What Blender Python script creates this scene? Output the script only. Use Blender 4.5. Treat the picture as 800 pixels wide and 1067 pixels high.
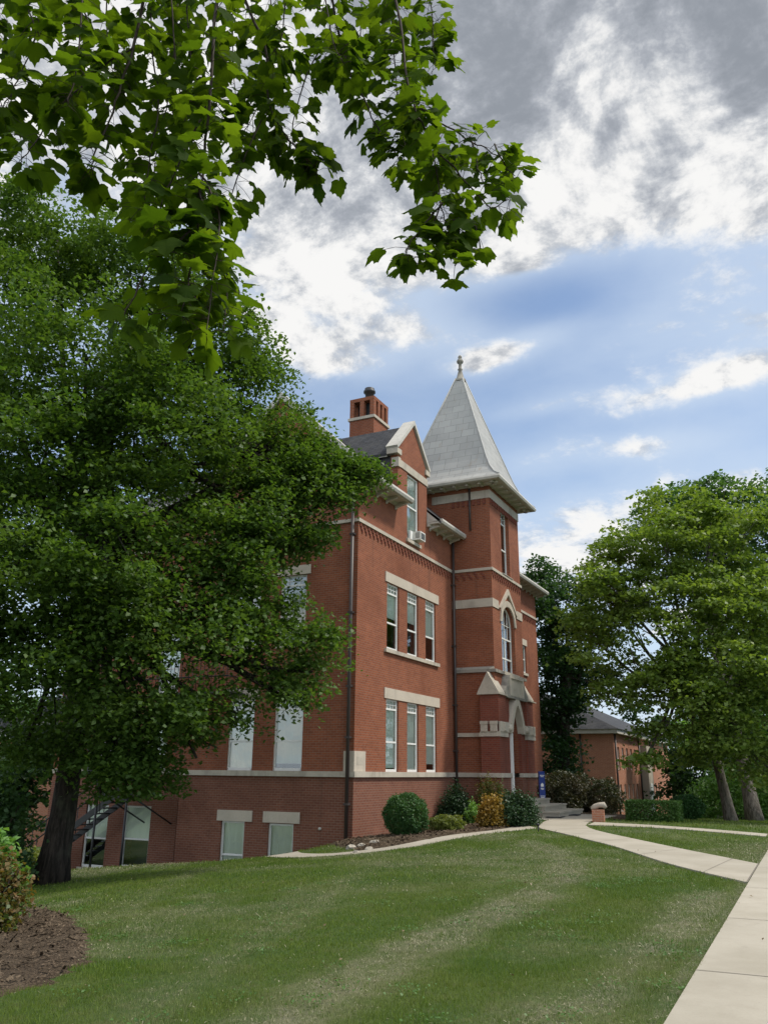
import bpy, math, random
import numpy as np
from mathutils import Vector, Matrix
R = math.radians
for o in list(bpy.data.objects): bpy.data.objects.remove(o)
SC = bpy.context.scene
COL = SC.collection
# ------------------------------------------------------------------ camera
F_PX, YAW, PITCH, ROLL = 856.577, 26.599, 17.537, 0.575      # photo is 800 x 1067
EYE = np.array([0.0, 0.0, 1.6])
def _basis():
    y, p, r = R(YAW), R(PITCH), R(ROLL)
    fw = np.array([-math.sin(y)*math.cos(p), math.cos(y)*math.cos(p), math.sin(p)])
    rt = np.array([math.cos(y), math.sin(y), 0.0]); up = np.cross(rt, fw)
    return fw, math.cos(r)*rt+math.sin(r)*up, -math.sin(r)*rt+math.cos(r)*up
FW, RT, UP = _basis()
cam = bpy.data.cameras.new("camera"); co = bpy.data.objects.new("camera", cam); COL.objects.link(co)
cam.sensor_fit = 'VERTICAL'; cam.sensor_height = 36; cam.sensor_width = 27
cam.lens = 36*F_PX/1067; cam.clip_start = 0.05; cam.clip_end = 3000
M3 = Matrix((RT, UP, -FW)).transposed().to_4x4(); M3.translation = Vector(EYE); co.matrix_world = M3
SC.camera = co
def ray(px, py):
    d = FW+(px-400)/F_PX*RT-(py-533.5)/F_PX*UP
    return d/math.hypot(d[0], d[1])
def at(px, py, dist):            # a point of the place, seen in direction px,py at a horizontal distance
    return EYE+ray(px, py)*dist
def azel(px, py):
    d = ray(px, py); return math.atan2(-d[0], d[1]), math.atan(d[2])
# ------------------------------------------------------------------ render, light, sky
SC.render.engine = 'CYCLES'
SC.cycles.use_denoising = True
SC.cycles.max_bounces = 7; SC.cycles.transparent_max_bounces = 12
SC.view_settings.view_transform = 'Standard'; SC.view_settings.look = 'None'
SC.view_settings.gamma = 1; SC.view_settings.exposure = 0.28
SUN_AZ, SUN_EL = 66, 56          # degrees clockwise from +Y, elevation
sun = bpy.data.lights.new("sun", 'SUN'); sun.energy = 3.2; sun.angle = R(8); sun.color = (1, .93, .82)
so = bpy.data.objects.new("sun", sun); COL.objects.link(so)
sd = Vector((math.sin(R(SUN_AZ))*math.cos(R(SUN_EL)), math.cos(R(SUN_AZ))*math.cos(R(SUN_EL)), math.sin(R(SUN_EL))))
so.rotation_euler = sd.to_track_quat('Z', 'Y').to_euler(); so.location = (0, 0, 60)

class NT:
    """small helper to wire node trees"""
    def __init__(s, nt): s.nt = nt; nt.nodes.clear()
    def n(s, t, **kw):
        nd = s.nt.nodes.new(t)
        for k, v in kw.items():
            if k.startswith('i_'): s.set(nd, k[2:], v)
            else: setattr(nd, k, v)
        return nd
    def set(s, nd, key, v):
        key = int(key) if key.isdigit() else key
        sk = nd.inputs[key]
        if isinstance(v, bpy.types.NodeSocket): s.nt.links.new(v, sk)
        else:
            if sk.type == 'RGBA' and len(v) == 3: v = (*v, 1)
            sk.default_value = v
    def m(s, op, a, b=0.0, c=0.0, clamp=False):
        nd = s.n('ShaderNodeMath', operation=op, use_clamp=clamp)
        s.set(nd, '0', a); s.set(nd, '1', b); s.set(nd, '2', c); return nd.outputs[0]
    def ss(s, x, lo, hi, a=0.0, b=1.0):
        nd = s.n('ShaderNodeMapRange', interpolation_type='SMOOTHSTEP')
        for k, v in zip(('Value', 'From Min', 'From Max', 'To Min', 'To Max'), (x, lo, hi, a, b)): s.set(nd, k, v)
        return nd.outputs[0]
    def mix(s, f, a, b, mode='MIX'):
        nd = s.n('ShaderNodeMix', data_type='RGBA', blend_type=mode)
        s.set(nd, '0', f); s.set(nd, '6', a); s.set(nd, '7', b); return nd.outputs[2]
    def noise(s, vec, scale, detail=4, rough=.55, dist=0.0, col=False):
        nd = s.n('ShaderNodeTexNoise'); 
        if vec is not None: s.set(nd, 'Vector', vec)
        s.set(nd, 'Scale', scale); s.set(nd, 'Detail', detail); s.set(nd, 'Roughness', rough); s.set(nd, 'Distortion', dist)
        return nd.outputs['Color' if col else 'Fac']

def build_world():
    w = bpy.data.worlds.new("World"); SC.world = w; w.use_nodes = True
    w.cycles.sampling_method = 'MANUAL'; w.cycles.sample_map_resolution = 512
    T = NT(w.node_tree)
    sky = T.n('ShaderNodeTexSky', sky_type='NISHITA', sun_disc=False, sun_elevation=R(SUN_EL), sun_rotation=R(SUN_AZ),
              altitude=200, air_density=1.0, dust_density=0.6, ozone_density=1.2)
    tc = T.n('ShaderNodeTexCoord').outputs['Generated']
    sp = T.n('ShaderNodeSeparateXYZ', i_Vector=tc)
    x, y, z = sp.outputs
    az = T.m('ARCTAN2', T.m('MULTIPLY', x, -1.0), y); el = T.m('ARCSINE', z)
    zz = T.m('ADD', T.m('MAXIMUM', z, 0.0), .22)
    cv = T.n('ShaderNodeCombineXYZ', i_X=T.m('DIVIDE', x, zz), i_Y=T.m('DIVIDE', y, zz), i_Z=0.0).outputs[0]
    wrp = T.noise(cv, 2.2, 2, .55, col=True)
    wv = T.n('ShaderNodeVectorMath', operation='MULTIPLY_ADD', i_0=wrp, i_1=(.13, .13, 0), i_2=cv).outputs[0]
    n1 = T.noise(wv, 2.6, 7, .60)
    n2 = T.noise(wv, 8.5, 7, .66)
    n0 = T.noise(cv, 1.1, 3, .5)
    mp = T.n('ShaderNodeMapping', i_Vector=wv); mp.inputs['Location'].default_value = (.03*math.sin(R(SUN_AZ)), .03*math.cos(R(SUN_AZ)), .0)
    n3 = T.noise(mp.outputs[0], 8.5, 5, .66)           # the same puffs a step towards the sun: lit and shaded sides
    def blob(px, py, wx, wy, rot=0.0):
        a0, e0 = azel(px, py)
        ca = math.cos(e0)
        du = T.m('MULTIPLY', T.m('SUBTRACT', a0, az), ca); dv = T.m('SUBTRACT', el, e0)
        c, s_ = math.cos(R(rot)), math.sin(R(rot))
        u = T.m('DIVIDE', T.m('ADD', T.m('MULTIPLY', du, c), T.m('MULTIPLY', dv, s_)), R(wx))
        v = T.m('DIVIDE', T.m('SUBTRACT', T.m('MULTIPLY', dv, c), T.m('MULTIPLY', du, s_)), R(wy))
        q = T.m('ADD', T.m('MULTIPLY', u, u), T.m('MULTIPLY', v, v))
        return T.m('EXPONENT', T.m('MULTIPLY', q, -1.0))
    def total(lst, base):
        acc = base
        for wgt, args in lst: acc = T.m('MULTIPLY_ADD', blob(*args), wgt, acc)
        return acc
    cover = total([(.44, (640, 60, 20, 8)), (.40, (110, 50, 24, 11)), (.30, (420, 190, 10, 5)), (.34, (640, 180, 9, 4.4)), (.24, (775, 175, 7, 4)),
                   (.30, (300, 345, 5, 1.1, -14)), (.26, (325, 378, 3.6, .8, -6)), (.30, (535, 362, 4.4, 1.0, 16)), (.24, (500, 375, 2, .7, 10)), (.40, (725, 402, 8, 1.15, 9)),
                   (.22, (590, 475, 8, 1.2, 4)), (.20, (690, 545, 20, 3.0)), (.16, (560, 425, 4, .7, 8)), (.18, (690, 465, 3, .8)), (.20, (360, 290, 10, 4.0)), (.16, (420, 350, 6, 1.6)),
                   (.16, (720, 300, 8, 2.2)), (.16, (780, 340, 6, 1.6)), (.2, (600, 610, 16, 5)), (.14, (540, 275, 1.5, .6)),
                   (-.13, (620, 298, 9, 1.8)), (-.08, (400, 405, 8, 2.4)), (-.22, (575, 320, 5, 1.8)), (-.16, (610, 437, 6, 1.2)), (-.06, (480, 310, 5, 1.6))], -.22)
    cover = T.m('ADD', cover, T.ss(el, R(38), R(58), 0, .30))
    back = T.ss(y, .25, -.35, 0, 1)                            # behind the viewer, unseen: broken cloud, brightened as fill light
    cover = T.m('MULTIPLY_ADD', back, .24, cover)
    dens = T.m('ADD', T.m('MULTIPLY_ADD', T.m('SUBTRACT', n1, .5), 1.25, .5), cover)
    dens = T.m('MULTIPLY_ADD', T.m('SUBTRACT', n2, .5), .55, dens)
    alpha = T.ss(dens, .42, .66)
    thin = T.ss(T.m('ADD', n0, T.m('MULTIPLY_ADD', cover, 1.0, T.m('MULTIPLY', n1, .5))), .24, .84, .05, .72)
    thin = T.m('MAXIMUM', thin, T.ss(el, R(18), R(3), 0, .85))      # veil of high cloud
    # brightness: thin cloud lets the light through, thick bellies are grey
    br = total([(.55, (608, 95, 3.6, 4.8)), (.50, (688, 85, 2.8, 3.0, 40)), (.50, (625, 205, 11, 4.6)), (.34, (775, 165, 5, 3.0)), (-.12, (650, 140, 3, 1.6)), (.46, (40, 60, 12, 9)), (.46, (340, 285, 9, 3.2)), (.40, (270, 60, 7, 10)),
                (-.34, (780, 0, 11, 5.5)), (-.22, (530, 0, 9, 6)), (-.22, (500, 95, 6, 4)), (-.20, (370, 190, 7, 3)), (-.30, (790, 92, 7, 2.2)), (.6, (725, 402, 9, 2.4)), (.45, (640, 545, 24, 5)), (.5, (300, 355, 8, 3)), (.5, (525, 362, 6, 2.4)), (.4, (590, 475, 10, 3)), (.4, (740, 300, 9, 4)), (.4, (600, 620, 16, 5))], .44)
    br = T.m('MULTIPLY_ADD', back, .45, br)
    br = T.m('MULTIPLY_ADD', T.m('SUBTRACT', n2, n3), 1.8, br)
    br = T.m('MULTIPLY_ADD', T.m('SUBTRACT', n2, .5), 1.7, br)
    br = T.m('MULTIPLY_ADD', T.m('SUBTRACT', n1, .5), .75, br)
    br = T.ss(br, -.15, 1.2)
    ramp = T.n('ShaderNodeValToRGB', i_Fac=br)
    e = ramp.color_ramp.elements
    e[0].position = 0; e[0].color = (.27, .295, .335, 1); e[1].position = 1; e[1].color = (.86, .855, .845, 1)
    k = e.new(.40); k.color = (.38, .405, .45, 1)
    k = e.new(.72); k.color = (.56, .58, .61, 1)
    sb = T.n('ShaderNodeVectorMath', operation='SCALE', i_0=sky.outputs[0]); sb.inputs['Scale'].default_value = SKY_STR
    veil = T.mix(thin, sb.outputs[0], (.60, .70, .83))
    colr = T.mix(alpha, veil, ramp.outputs[0])
    bk = T.m('MULTIPLY_ADD', back, BACK_FILL, 1.0)  # boost of the unseen rear sky, added to brighten the scene
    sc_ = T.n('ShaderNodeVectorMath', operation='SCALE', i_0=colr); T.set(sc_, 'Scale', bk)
    # below the horizon: plain dull earth tone
    colr = T.mix(T.ss(z, -.03, .0), (.16, .17, .15), sc_.outputs[0])
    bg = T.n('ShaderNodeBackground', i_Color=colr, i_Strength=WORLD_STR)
    out = T.n('ShaderNodeOutputWorld', i_Surface=bg.outputs[0])
SKY_STR, WORLD_STR, BACK_FILL = 0.15, .9, .7
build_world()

# ------------------------------------------------------------------ materials
def mat(name):
    m = bpy.data.materials.new(name); m.use_nodes = True
    return m, NT(m.node_tree)
def finish(T, col, rough=.8, bump=None, bstr=.3, bdist=.01, spec=.3, metal=0.0):
    p = T.n('ShaderNodeBsdfPrincipled')
    T.set(p, 'Base Color', col); T.set(p, 'Roughness', rough); T.set(p, 'Specular IOR Level', spec); T.set(p, 'Metallic', metal)
    if bump is not None:
        b = T.n('ShaderNodeBump', i_Height=bump, i_Strength=bstr, i_Distance=bdist); T.set(p, 'Normal', b.outputs[0])
    T.n('ShaderNodeOutputMaterial', i_Surface=p.outputs[0]); return p
def uvn(T): return T.n('ShaderNodeUVMap').outputs[0]
def objc(T): return T.n('ShaderNodeTexCoord').outputs['Object']
def geop(T): return T.n('ShaderNodeNewGeometry').outputs['Position']

def brick_mat(name, c1, c2, mortar, bw=.215, rh=.075, ms=.011, stain=.5, streak=(.05, .035, .03)):
    m, T = mat(name); uv = uvn(T)
    bt = T.n('ShaderNodeTexBrick', i_Vector=uv, i_Color1=c1, i_Color2=c2, i_Mortar=mortar)
    for k, v in (('Scale', 1.0), ('Mortar Size', ms), ('Mortar Smooth', .2), ('Bias', 0.0), ('Brick Width', bw), ('Row Height', rh)): bt.inputs[k].default_value = v
    v1 = T.noise(uv, 14, 3, .6); v2 = T.noise(uv, .38, 6, .66, .6)
    col = T.mix(T.ss(v1, .35, .75, 0, .35), bt.outputs['Color'], tuple(q*.55 for q in c1))
    st = T.n('ShaderNodeMapping', i_Vector=uv); st.inputs['Scale'].default_value = (1.6, .12, 1)
    v3 = T.noise(st.outputs[0], 1.3, 4, .6)
    col = T.mix(T.ss(v2, .42, .72, 0, stain), col, tuple(q*.5 for q in c2))
    col = T.mix(T.ss(v3, .56, .8, 0, stain*.9), col, streak)
    col = T.mix(T.ss(T.noise(uv, .9, 3, .5), .55, .8, 0, .22), col, tuple(min(1, q*1.5+.03) for q in c1))
    h = T.m('ADD', T.m('MULTIPLY', bt.outputs['Fac'], -1.0), T.m('MULTIPLY', v1, .4))
    finish(T, col, .88, h, .5, .008, .2); return m
M = {}
M['brick'] = brick_mat('red_brick', (.288, .092, .043), (.212, .064, .032), (.235, .135, .095))
M['brick_base'] = brick_mat('brown_brick', (.215, .085, .052), (.165, .062, .040), (.215, .135, .10), stain=.45)
M['brick_dark'] = brick_mat('dark_brick', (.225, .060, .036), (.165, .044, .028), (.18, .095, .07))
M['brick_far'] = brick_mat('orange_brick', (.43, .18, .105), (.36, .14, .085), (.40, .26, .19), stain=.2)

def stone_mat(name, c, dark, amt=.6):
    m, T = mat(name); g = geop(T)
    a = T.noise(g, 1.1, 6, .65, .5); b = T.noise(g, 22, 4, .6)
    sp = T.n('ShaderNodeMapping', i_Vector=g); sp.inputs['Scale'].default_value = (2.2, 2.2, .35)
    s = T.noise(sp.outputs[0], 1.2, 5, .65)
    col = T.mix(T.ss(a, .42, .72, 0, amt), c, dark)
    col = T.mix(T.ss(s, .52, .74, 0, amt*.8), col, tuple(q*.75 for q in dark))
    col = T.mix(T.ss(b, .4, .7, 0, .22), col, tuple(q*.6 for q in c))
    finish(T, col, .85, b, .35, .01, .2); return m
M['stone'] = stone_mat('limestone', (.47, .42, .345), (.24, .215, .18), .6)
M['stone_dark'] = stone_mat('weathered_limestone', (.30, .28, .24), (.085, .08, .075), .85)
M['stone_lintel'] = stone_mat('pale_limestone', (.50, .44, .36), (.33, .29, .235), .4)
M['rock'] = stone_mat('fieldstone', (.40, .36, .30), (.2, .18, .15), .6)

def plain(name, c, rough=.5, var=.15, spec=.4, sc=6.0, metal=0.0, bump=.1):
    m, T = mat(name); g = geop(T)
    a = T.noise(g, sc, 5, .6); b = T.noise(g, sc*.13, 4, .6)
    col = T.mix(T.ss(a, .4, .75, 0, var), c, tuple(q*.55 for q in c))
    col = T.mix(T.ss(b, .45, .75, 0, var*1.2), col, tuple(q*.6 for q in c))
    finish(T, col, rough, a, bump, .004, spec, metal); return m
M['white'] = plain('white_paint', (.72, .72, .69), .45, .18)
M['cornice'] = plain('cream_paint', (.50, .475, .42), .6, .4)
M['lead'] = plain('dull_lead', (.36, .36, .34), .6, .4)
M['black_iron'] = plain('black_iron', (.018, .018, .02), .45, .3)
M['pipe'] = plain('brown_downpipe', (.055, .042, .038), .45, .3)
M['blind'] = plain('window_blind', (.86, .88, .80), .8, .06, .1, 2.0)
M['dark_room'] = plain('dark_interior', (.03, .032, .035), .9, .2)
M['ac'] = plain('air_conditioner_paint', (.66, .65, .6), .5, .2)
M['vent'] = plain('dark_vent', (.05, .05, .05), .6, .2)
M['blue'] = plain('blue_sign_panel', (.012, .035, .20), .35, .08)
M['wood'] = plain('brown_door', (.10, .05, .03), .45, .3)
M['mat'] = plain('rubber_mat', (.05, .052, .055), .9, .2)
M['greybld'] = plain('grey_siding', (.5, .5, .48), .7, .15)
M['flue'] = plain('black_flue', (.03, .03, .032), .5, .2)

def slate_mat():
    m, T = mat('slate_roof'); uv = uvn(T)
    bt = T.n('ShaderNodeTexBrick', i_Vector=uv, i_Color1=(.05, .052, .058), i_Color2=(.03, .031, .036), i_Mortar=(.012, .012, .013))
    for k, v in (('Scale', 1.0), ('Mortar Size', .012), ('Brick Width', .28), ('Row Height', .17), ('Mortar Smooth', .3)): bt.inputs[k].default_value = v
    n = T.noise(uv, 1.2, 5, .6)
    col = T.mix(T.ss(n, .4, .7, 0, .5), bt.outputs[0], (.075, .073, .07))
    finish(T, col, .8, bt.outputs['Fac'], -.5, .015, .25); return m
M['slate'] = slate_mat()
def spire_mat():
    m, T = mat('weathered_metal_shingle'); uv = uvn(T)
    bt = T.n('ShaderNodeTexBrick', i_Vector=uv, i_Color1=(.35, .35, .33), i_Color2=(.29, .29, .275), i_Mortar=(.17, .17, .16))
    for k, v in (('Scale', 1.0), ('Mortar Size', .012), ('Brick Width', .62), ('Row Height', .40), ('Mortar Smooth', .6)): bt.inputs[k].default_value = v
    g = geop(T); n = T.noise(g, 1.3, 6, .65)
    mp = T.n('ShaderNodeMapping', i_Vector=g); mp.inputs['Scale'].default_value = (3.5, 3.5, .3)
    s = T.noise(mp.outputs[0], 1.0, 5, .65)
    col = T.mix(T.ss(n, .42, .72, 0, .4), bt.outputs[0], (.40, .39, .365))
    col = T.mix(T.ss(s, .55, .76, 0, .55), col, (.27, .22, .17))
    finish(T, col, .6, bt.outputs['Fac'], -.4, .02, .35, .0); return m
M['spire'] = spire_mat()

def glass_mat(name, tint=.97, base=.10):
    m, T = mat(name)
    fr = T.n('ShaderNodeFresnel', i_IOR=1.5)
    f = T.m('ADD', T.m('MULTIPLY', fr.outputs[0], 1.35), base, clamp=True)
    wv = T.noise(geop(T), 1.6, 2, .5)
    b = T.n('ShaderNodeBump', i_Height=wv, i_Strength=.12, i_Distance=.03)
    gl = T.n('ShaderNodeBsdfGlossy', i_Roughness=.03, i_Color=(.95, .97, .97)); T.set(gl, 'Normal', b.outputs[0])
    tr = T.n('ShaderNodeBsdfTransparent', i_Color=(tint*.95, tint, tint*.97))
    mx = T.n('ShaderNodeMixShader', i_0=f, i_1=tr.outputs[0], i_2=gl.outputs[0])
    T.n('ShaderNodeOutputMaterial', i_Surface=mx.outputs[0]); return m
M['glass'] = glass_mat('window_glass')

def concrete_mat():
    m, T = mat('concrete_paving'); g = geop(T)
    a = T.noise(g, .8, 6, .62, .3); b = T.noise(g, 60, 3, .6); c = T.noise(g, 6, 5, .65)
    col = T.mix(T.ss(a, .35, .7), (.41, .375, .31), (.33, .30, .24))
    col = T.mix(T.ss(c, .5, .75, 0, .3), col, (.30, .265, .21))
    col = T.mix(T.ss(b, .45, .75, 0, .3), col, (.28, .25, .21))
    col = T.mix(T.ss(T.noise(g, 2.3, 6, .7, 1.0), .58, .76, 0, .5), col, (.25, .225, .18))
    pass
    
    slab = T.n('ShaderNodeTexWhiteNoise', noise_dimensions='1D', i_W=T.m('FLOOR', T.m('DIVIDE', T.m('ADD', T.n('ShaderNodeSeparateXYZ', i_Vector=g).outputs[1], .9), 3.03))).outputs[0]
    col = T.mix(T.m('MULTIPLY', slab, .28), col, (.25, .23, .185))
    finish(T, col, .9, b, .3, .004, .2); return m
M['concrete'] = concrete_mat()
def joint_mat():
    return plain('pavement_joint', (.17, .15, .125), .95, .3)
M['joint'] = joint_mat()
def soil_mat():
    m, T = mat('lawn_soil'); g = geop(T)
    at_ = T.n('ShaderNodeAttribute', attribute_name='dry').outputs['Fac']
    a = T.noise(g, .5, 5, .62, .6); b = T.noise(g, 35, 4, .7); c = T.noise(g, 4.5, 5, .65)
    col = T.mix(T.ss(a, .35, .68), (.047, .085, .022), (.085, .115, .033))
    col = T.mix(T.ss(c, .48, .72, 0, .6), col, (.105, .112, .045))
    col = T.mix(T.ss(b, .42, .7, 0, .7), col, (.026, .04, .013))
    col = T.mix(T.m('MULTIPLY', at_, T.ss(c, .35, .65, .25, .8)), col, (.20, .185, .12))
    finish(T, col, .95, b, .8, .03, .1); return m
M['soil'] = soil_mat()
def mulch_mat(name, k=1.0):
    m, T = mat(name); g = geop(T)
    v = T.n('ShaderNodeTexVoronoi', i_Vector=g, i_Scale=38.0); v.feature = 'F1'
    a = T.noise(g, 2.0, 5, .6); b = T.noise(g, 45, 4, .7)
    col = T.mix(T.ss(b, .35, .7), tuple(k*q for q in (.05, .036, .024)), tuple(k*q for q in (.15, .112, .077)))
    col = T.mix(T.ss(a, .45, .7, 0, .6), col, tuple(k*q for q in (.17, .13, .09)))
    finish(T, col, .95, T.m('ADD', v.outputs['Distance'], b), 1.0, .04, .1); return m
M['mulch'] = mulch_mat('bark_mulch'); M['chip'] = mulch_mat('bark_chips', 1.5)
def bark_mat(name, c, d, sc=1.0):
    m, T = mat(name); g = geop(T)
    mp = T.n('ShaderNodeMapping', i_Vector=g); mp.inputs['Scale'].default_value = (9*sc, 9*sc, 1.6*sc)
    a = T.noise(mp.outputs[0], 1.6, 7, .68, .6); b = T.noise(g, 1.4, 4, .6)
    col = T.mix(T.ss(a, .38, .66), d, c)
    col = T.mix(T.ss(b, .5, .75, 0, .45), col, (.10, .115, .075))
    finish(T, col, .92, a, .9, .05, .15); return m
M['bark'] = bark_mat('maple_bark', (.062, .05, .04), (.02, .017, .014))
M['bark_grey'] = bark_mat('grey_bark', (.20, .175, .15), (.07, .06, .05))
M['twig'] = plain('twig_bark', (.045, .03, .022), .8, .3)

def leaf_mat(name, c1, c2, c3=None, trans=.42, rough=.5, tcol=None, gloss=.35):
    """leaf blades: each leaf has its own tint; part of the light comes through"""
    m, T = mat(name)
    rnd = T.n('ShaderNodeNewGeometry').outputs['Random Per Island']
    g = geop(T); n = T.noise(g, .55, 3, .55)
    col = T.mix(T.ss(rnd, 0.0, 1.0), c1, c2)
    col = T.mix(T.ss(n, .4, .68, 0, .5), col, c3 or tuple(.5*(a+b)*1.1 for a, b in zip(c1, c2)))
    p = T.n('ShaderNodeBsdfPrincipled', i_Roughness=rough); T.set(p, 'Base Color', col); T.set(p, 'Specular IOR Level', gloss)
    hs = T.mix(1.0, col, tcol or (1.5, 1.55, .55), 'MULTIPLY')
    t = T.n('ShaderNodeBsdfTranslucent', i_Color=hs)
    mx = T.n('ShaderNodeMixShader', i_0=trans, i_1=p.outputs[0], i_2=t.outputs[0])
    T.n('ShaderNodeOutputMaterial', i_Surface=mx.outputs[0]); return m
M['leaf_maple'] = leaf_mat('maple_foliage', (.048, .102, .018), (.088, .150, .030), (.10, .165, .036))
M['leaf_near'] = leaf_mat('near_maple_leaf', (.020, .044, .005), (.044, .078, .008), trans=.5, rough=.75, tcol=(3.9, 3.5, .9), gloss=.08)
M['leaf_light'] = leaf_mat('light_foliage', (.105, .175, .034), (.165, .235, .052), (.18, .24, .055))
M['leaf_mid'] = leaf_mat('mid_foliage', (.045, .105, .035), (.075, .14, .05))
M['leaf_dark'] = leaf_mat('dark_foliage', (.020, .055, .022), (.035, .08, .03), (.045, .085, .03))
M['leaf_box'] = leaf_mat('clipped_evergreen_leaf', (.022, .070, .020), (.045, .12, .032), (.06, .13, .035), trans=.25)
M['leaf_hedge'] = leaf_mat('hedge_leaf', (.055, .12, .028), (.085, .165, .04), trans=.25)
M['leaf_gold'] = leaf_mat('golden_shrub_leaf', (.26, .15, .025), (.34, .22, .05), (.16, .15, .035), trans=.35, tcol=(1.3, 1.2, .6))
M['leaf_yg'] = leaf_mat('yellow_green_leaf', (.11, .145, .03), (.20, .22, .05), (.08, .12, .03), trans=.35)
M['leaf_lime'] = leaf_mat('lime_leaf', (.10, .22, .05), (.17, .30, .08), trans=.4)
M['leaf_blue'] = leaf_mat('blue_green_leaf', (.016, .046, .018), (.032, .072, .028), (.03, .06, .025), trans=.2)
M['leaf_red'] = leaf_mat('bronze_shrub_leaf', (.045, .045, .022), (.07, .06, .03), (.035, .06, .025), trans=.2)
M['leaf_fallen'] = leaf_mat('fallen_leaf', (.13, .095, .05), (.22, .18, .10), trans=.2, tcol=(1, 1, .8))
M['leaf_mix'] = leaf_mat('autumn_tinged_leaf', (.065, .105, .025), (.17, .10, .035), (.06, .12, .028), trans=.35)
def grass_mat():
    m, T = mat('grass_blade')
    rnd = T.n('ShaderNodeNewGeometry').outputs['Random Per Island']
    dry = T.n('ShaderNodeAttribute', attribute_name='dry').outputs['Fac']
    g = geop(T); n = T.noise(g, .5, 5, .62, .6); n2 = T.noise(g, 4.5, 5, .65)
    col = T.mix(rnd, (.064, .130, .011), (.145, .208, .026))
    col = T.mix(T.ss(n, .35, .68, 0, .6), col, (.160, .200, .036))
    col = T.mix(T.ss(n2, .5, .75, 0, .5), col, (.165, .17, .06))
    dd = T.m('MULTIPLY', dry, T.ss(T.m('ADD', rnd, T.m('MULTIPLY', n2, .6)), .35, 1.0, 0, 1.3), clamp=True)
    col = T.mix(dd, col, (.36, .33, .23))
    p = T.n('ShaderNodeBsdfPrincipled', i_Roughness=.6); T.set(p, 'Base Color', col); T.set(p, 'Specular IOR Level', .2)
    t = T.n('ShaderNodeBsdfTranslucent', i_Color=col)
    mx = T.n('ShaderNodeMixShader', i_0=.3, i_1=p.outputs[0], i_2=t.outputs[0])
    T.n('ShaderNodeOutputMaterial', i_Surface=mx.outputs[0]); return m
M['grass'] = grass_mat()
M['clipping'] = leaf_mat('dry_clippings', (.15, .155, .075), (.28, .26, .17), (.19, .19, .10), trans=.15, tcol=(1, 1, .9))

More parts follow.
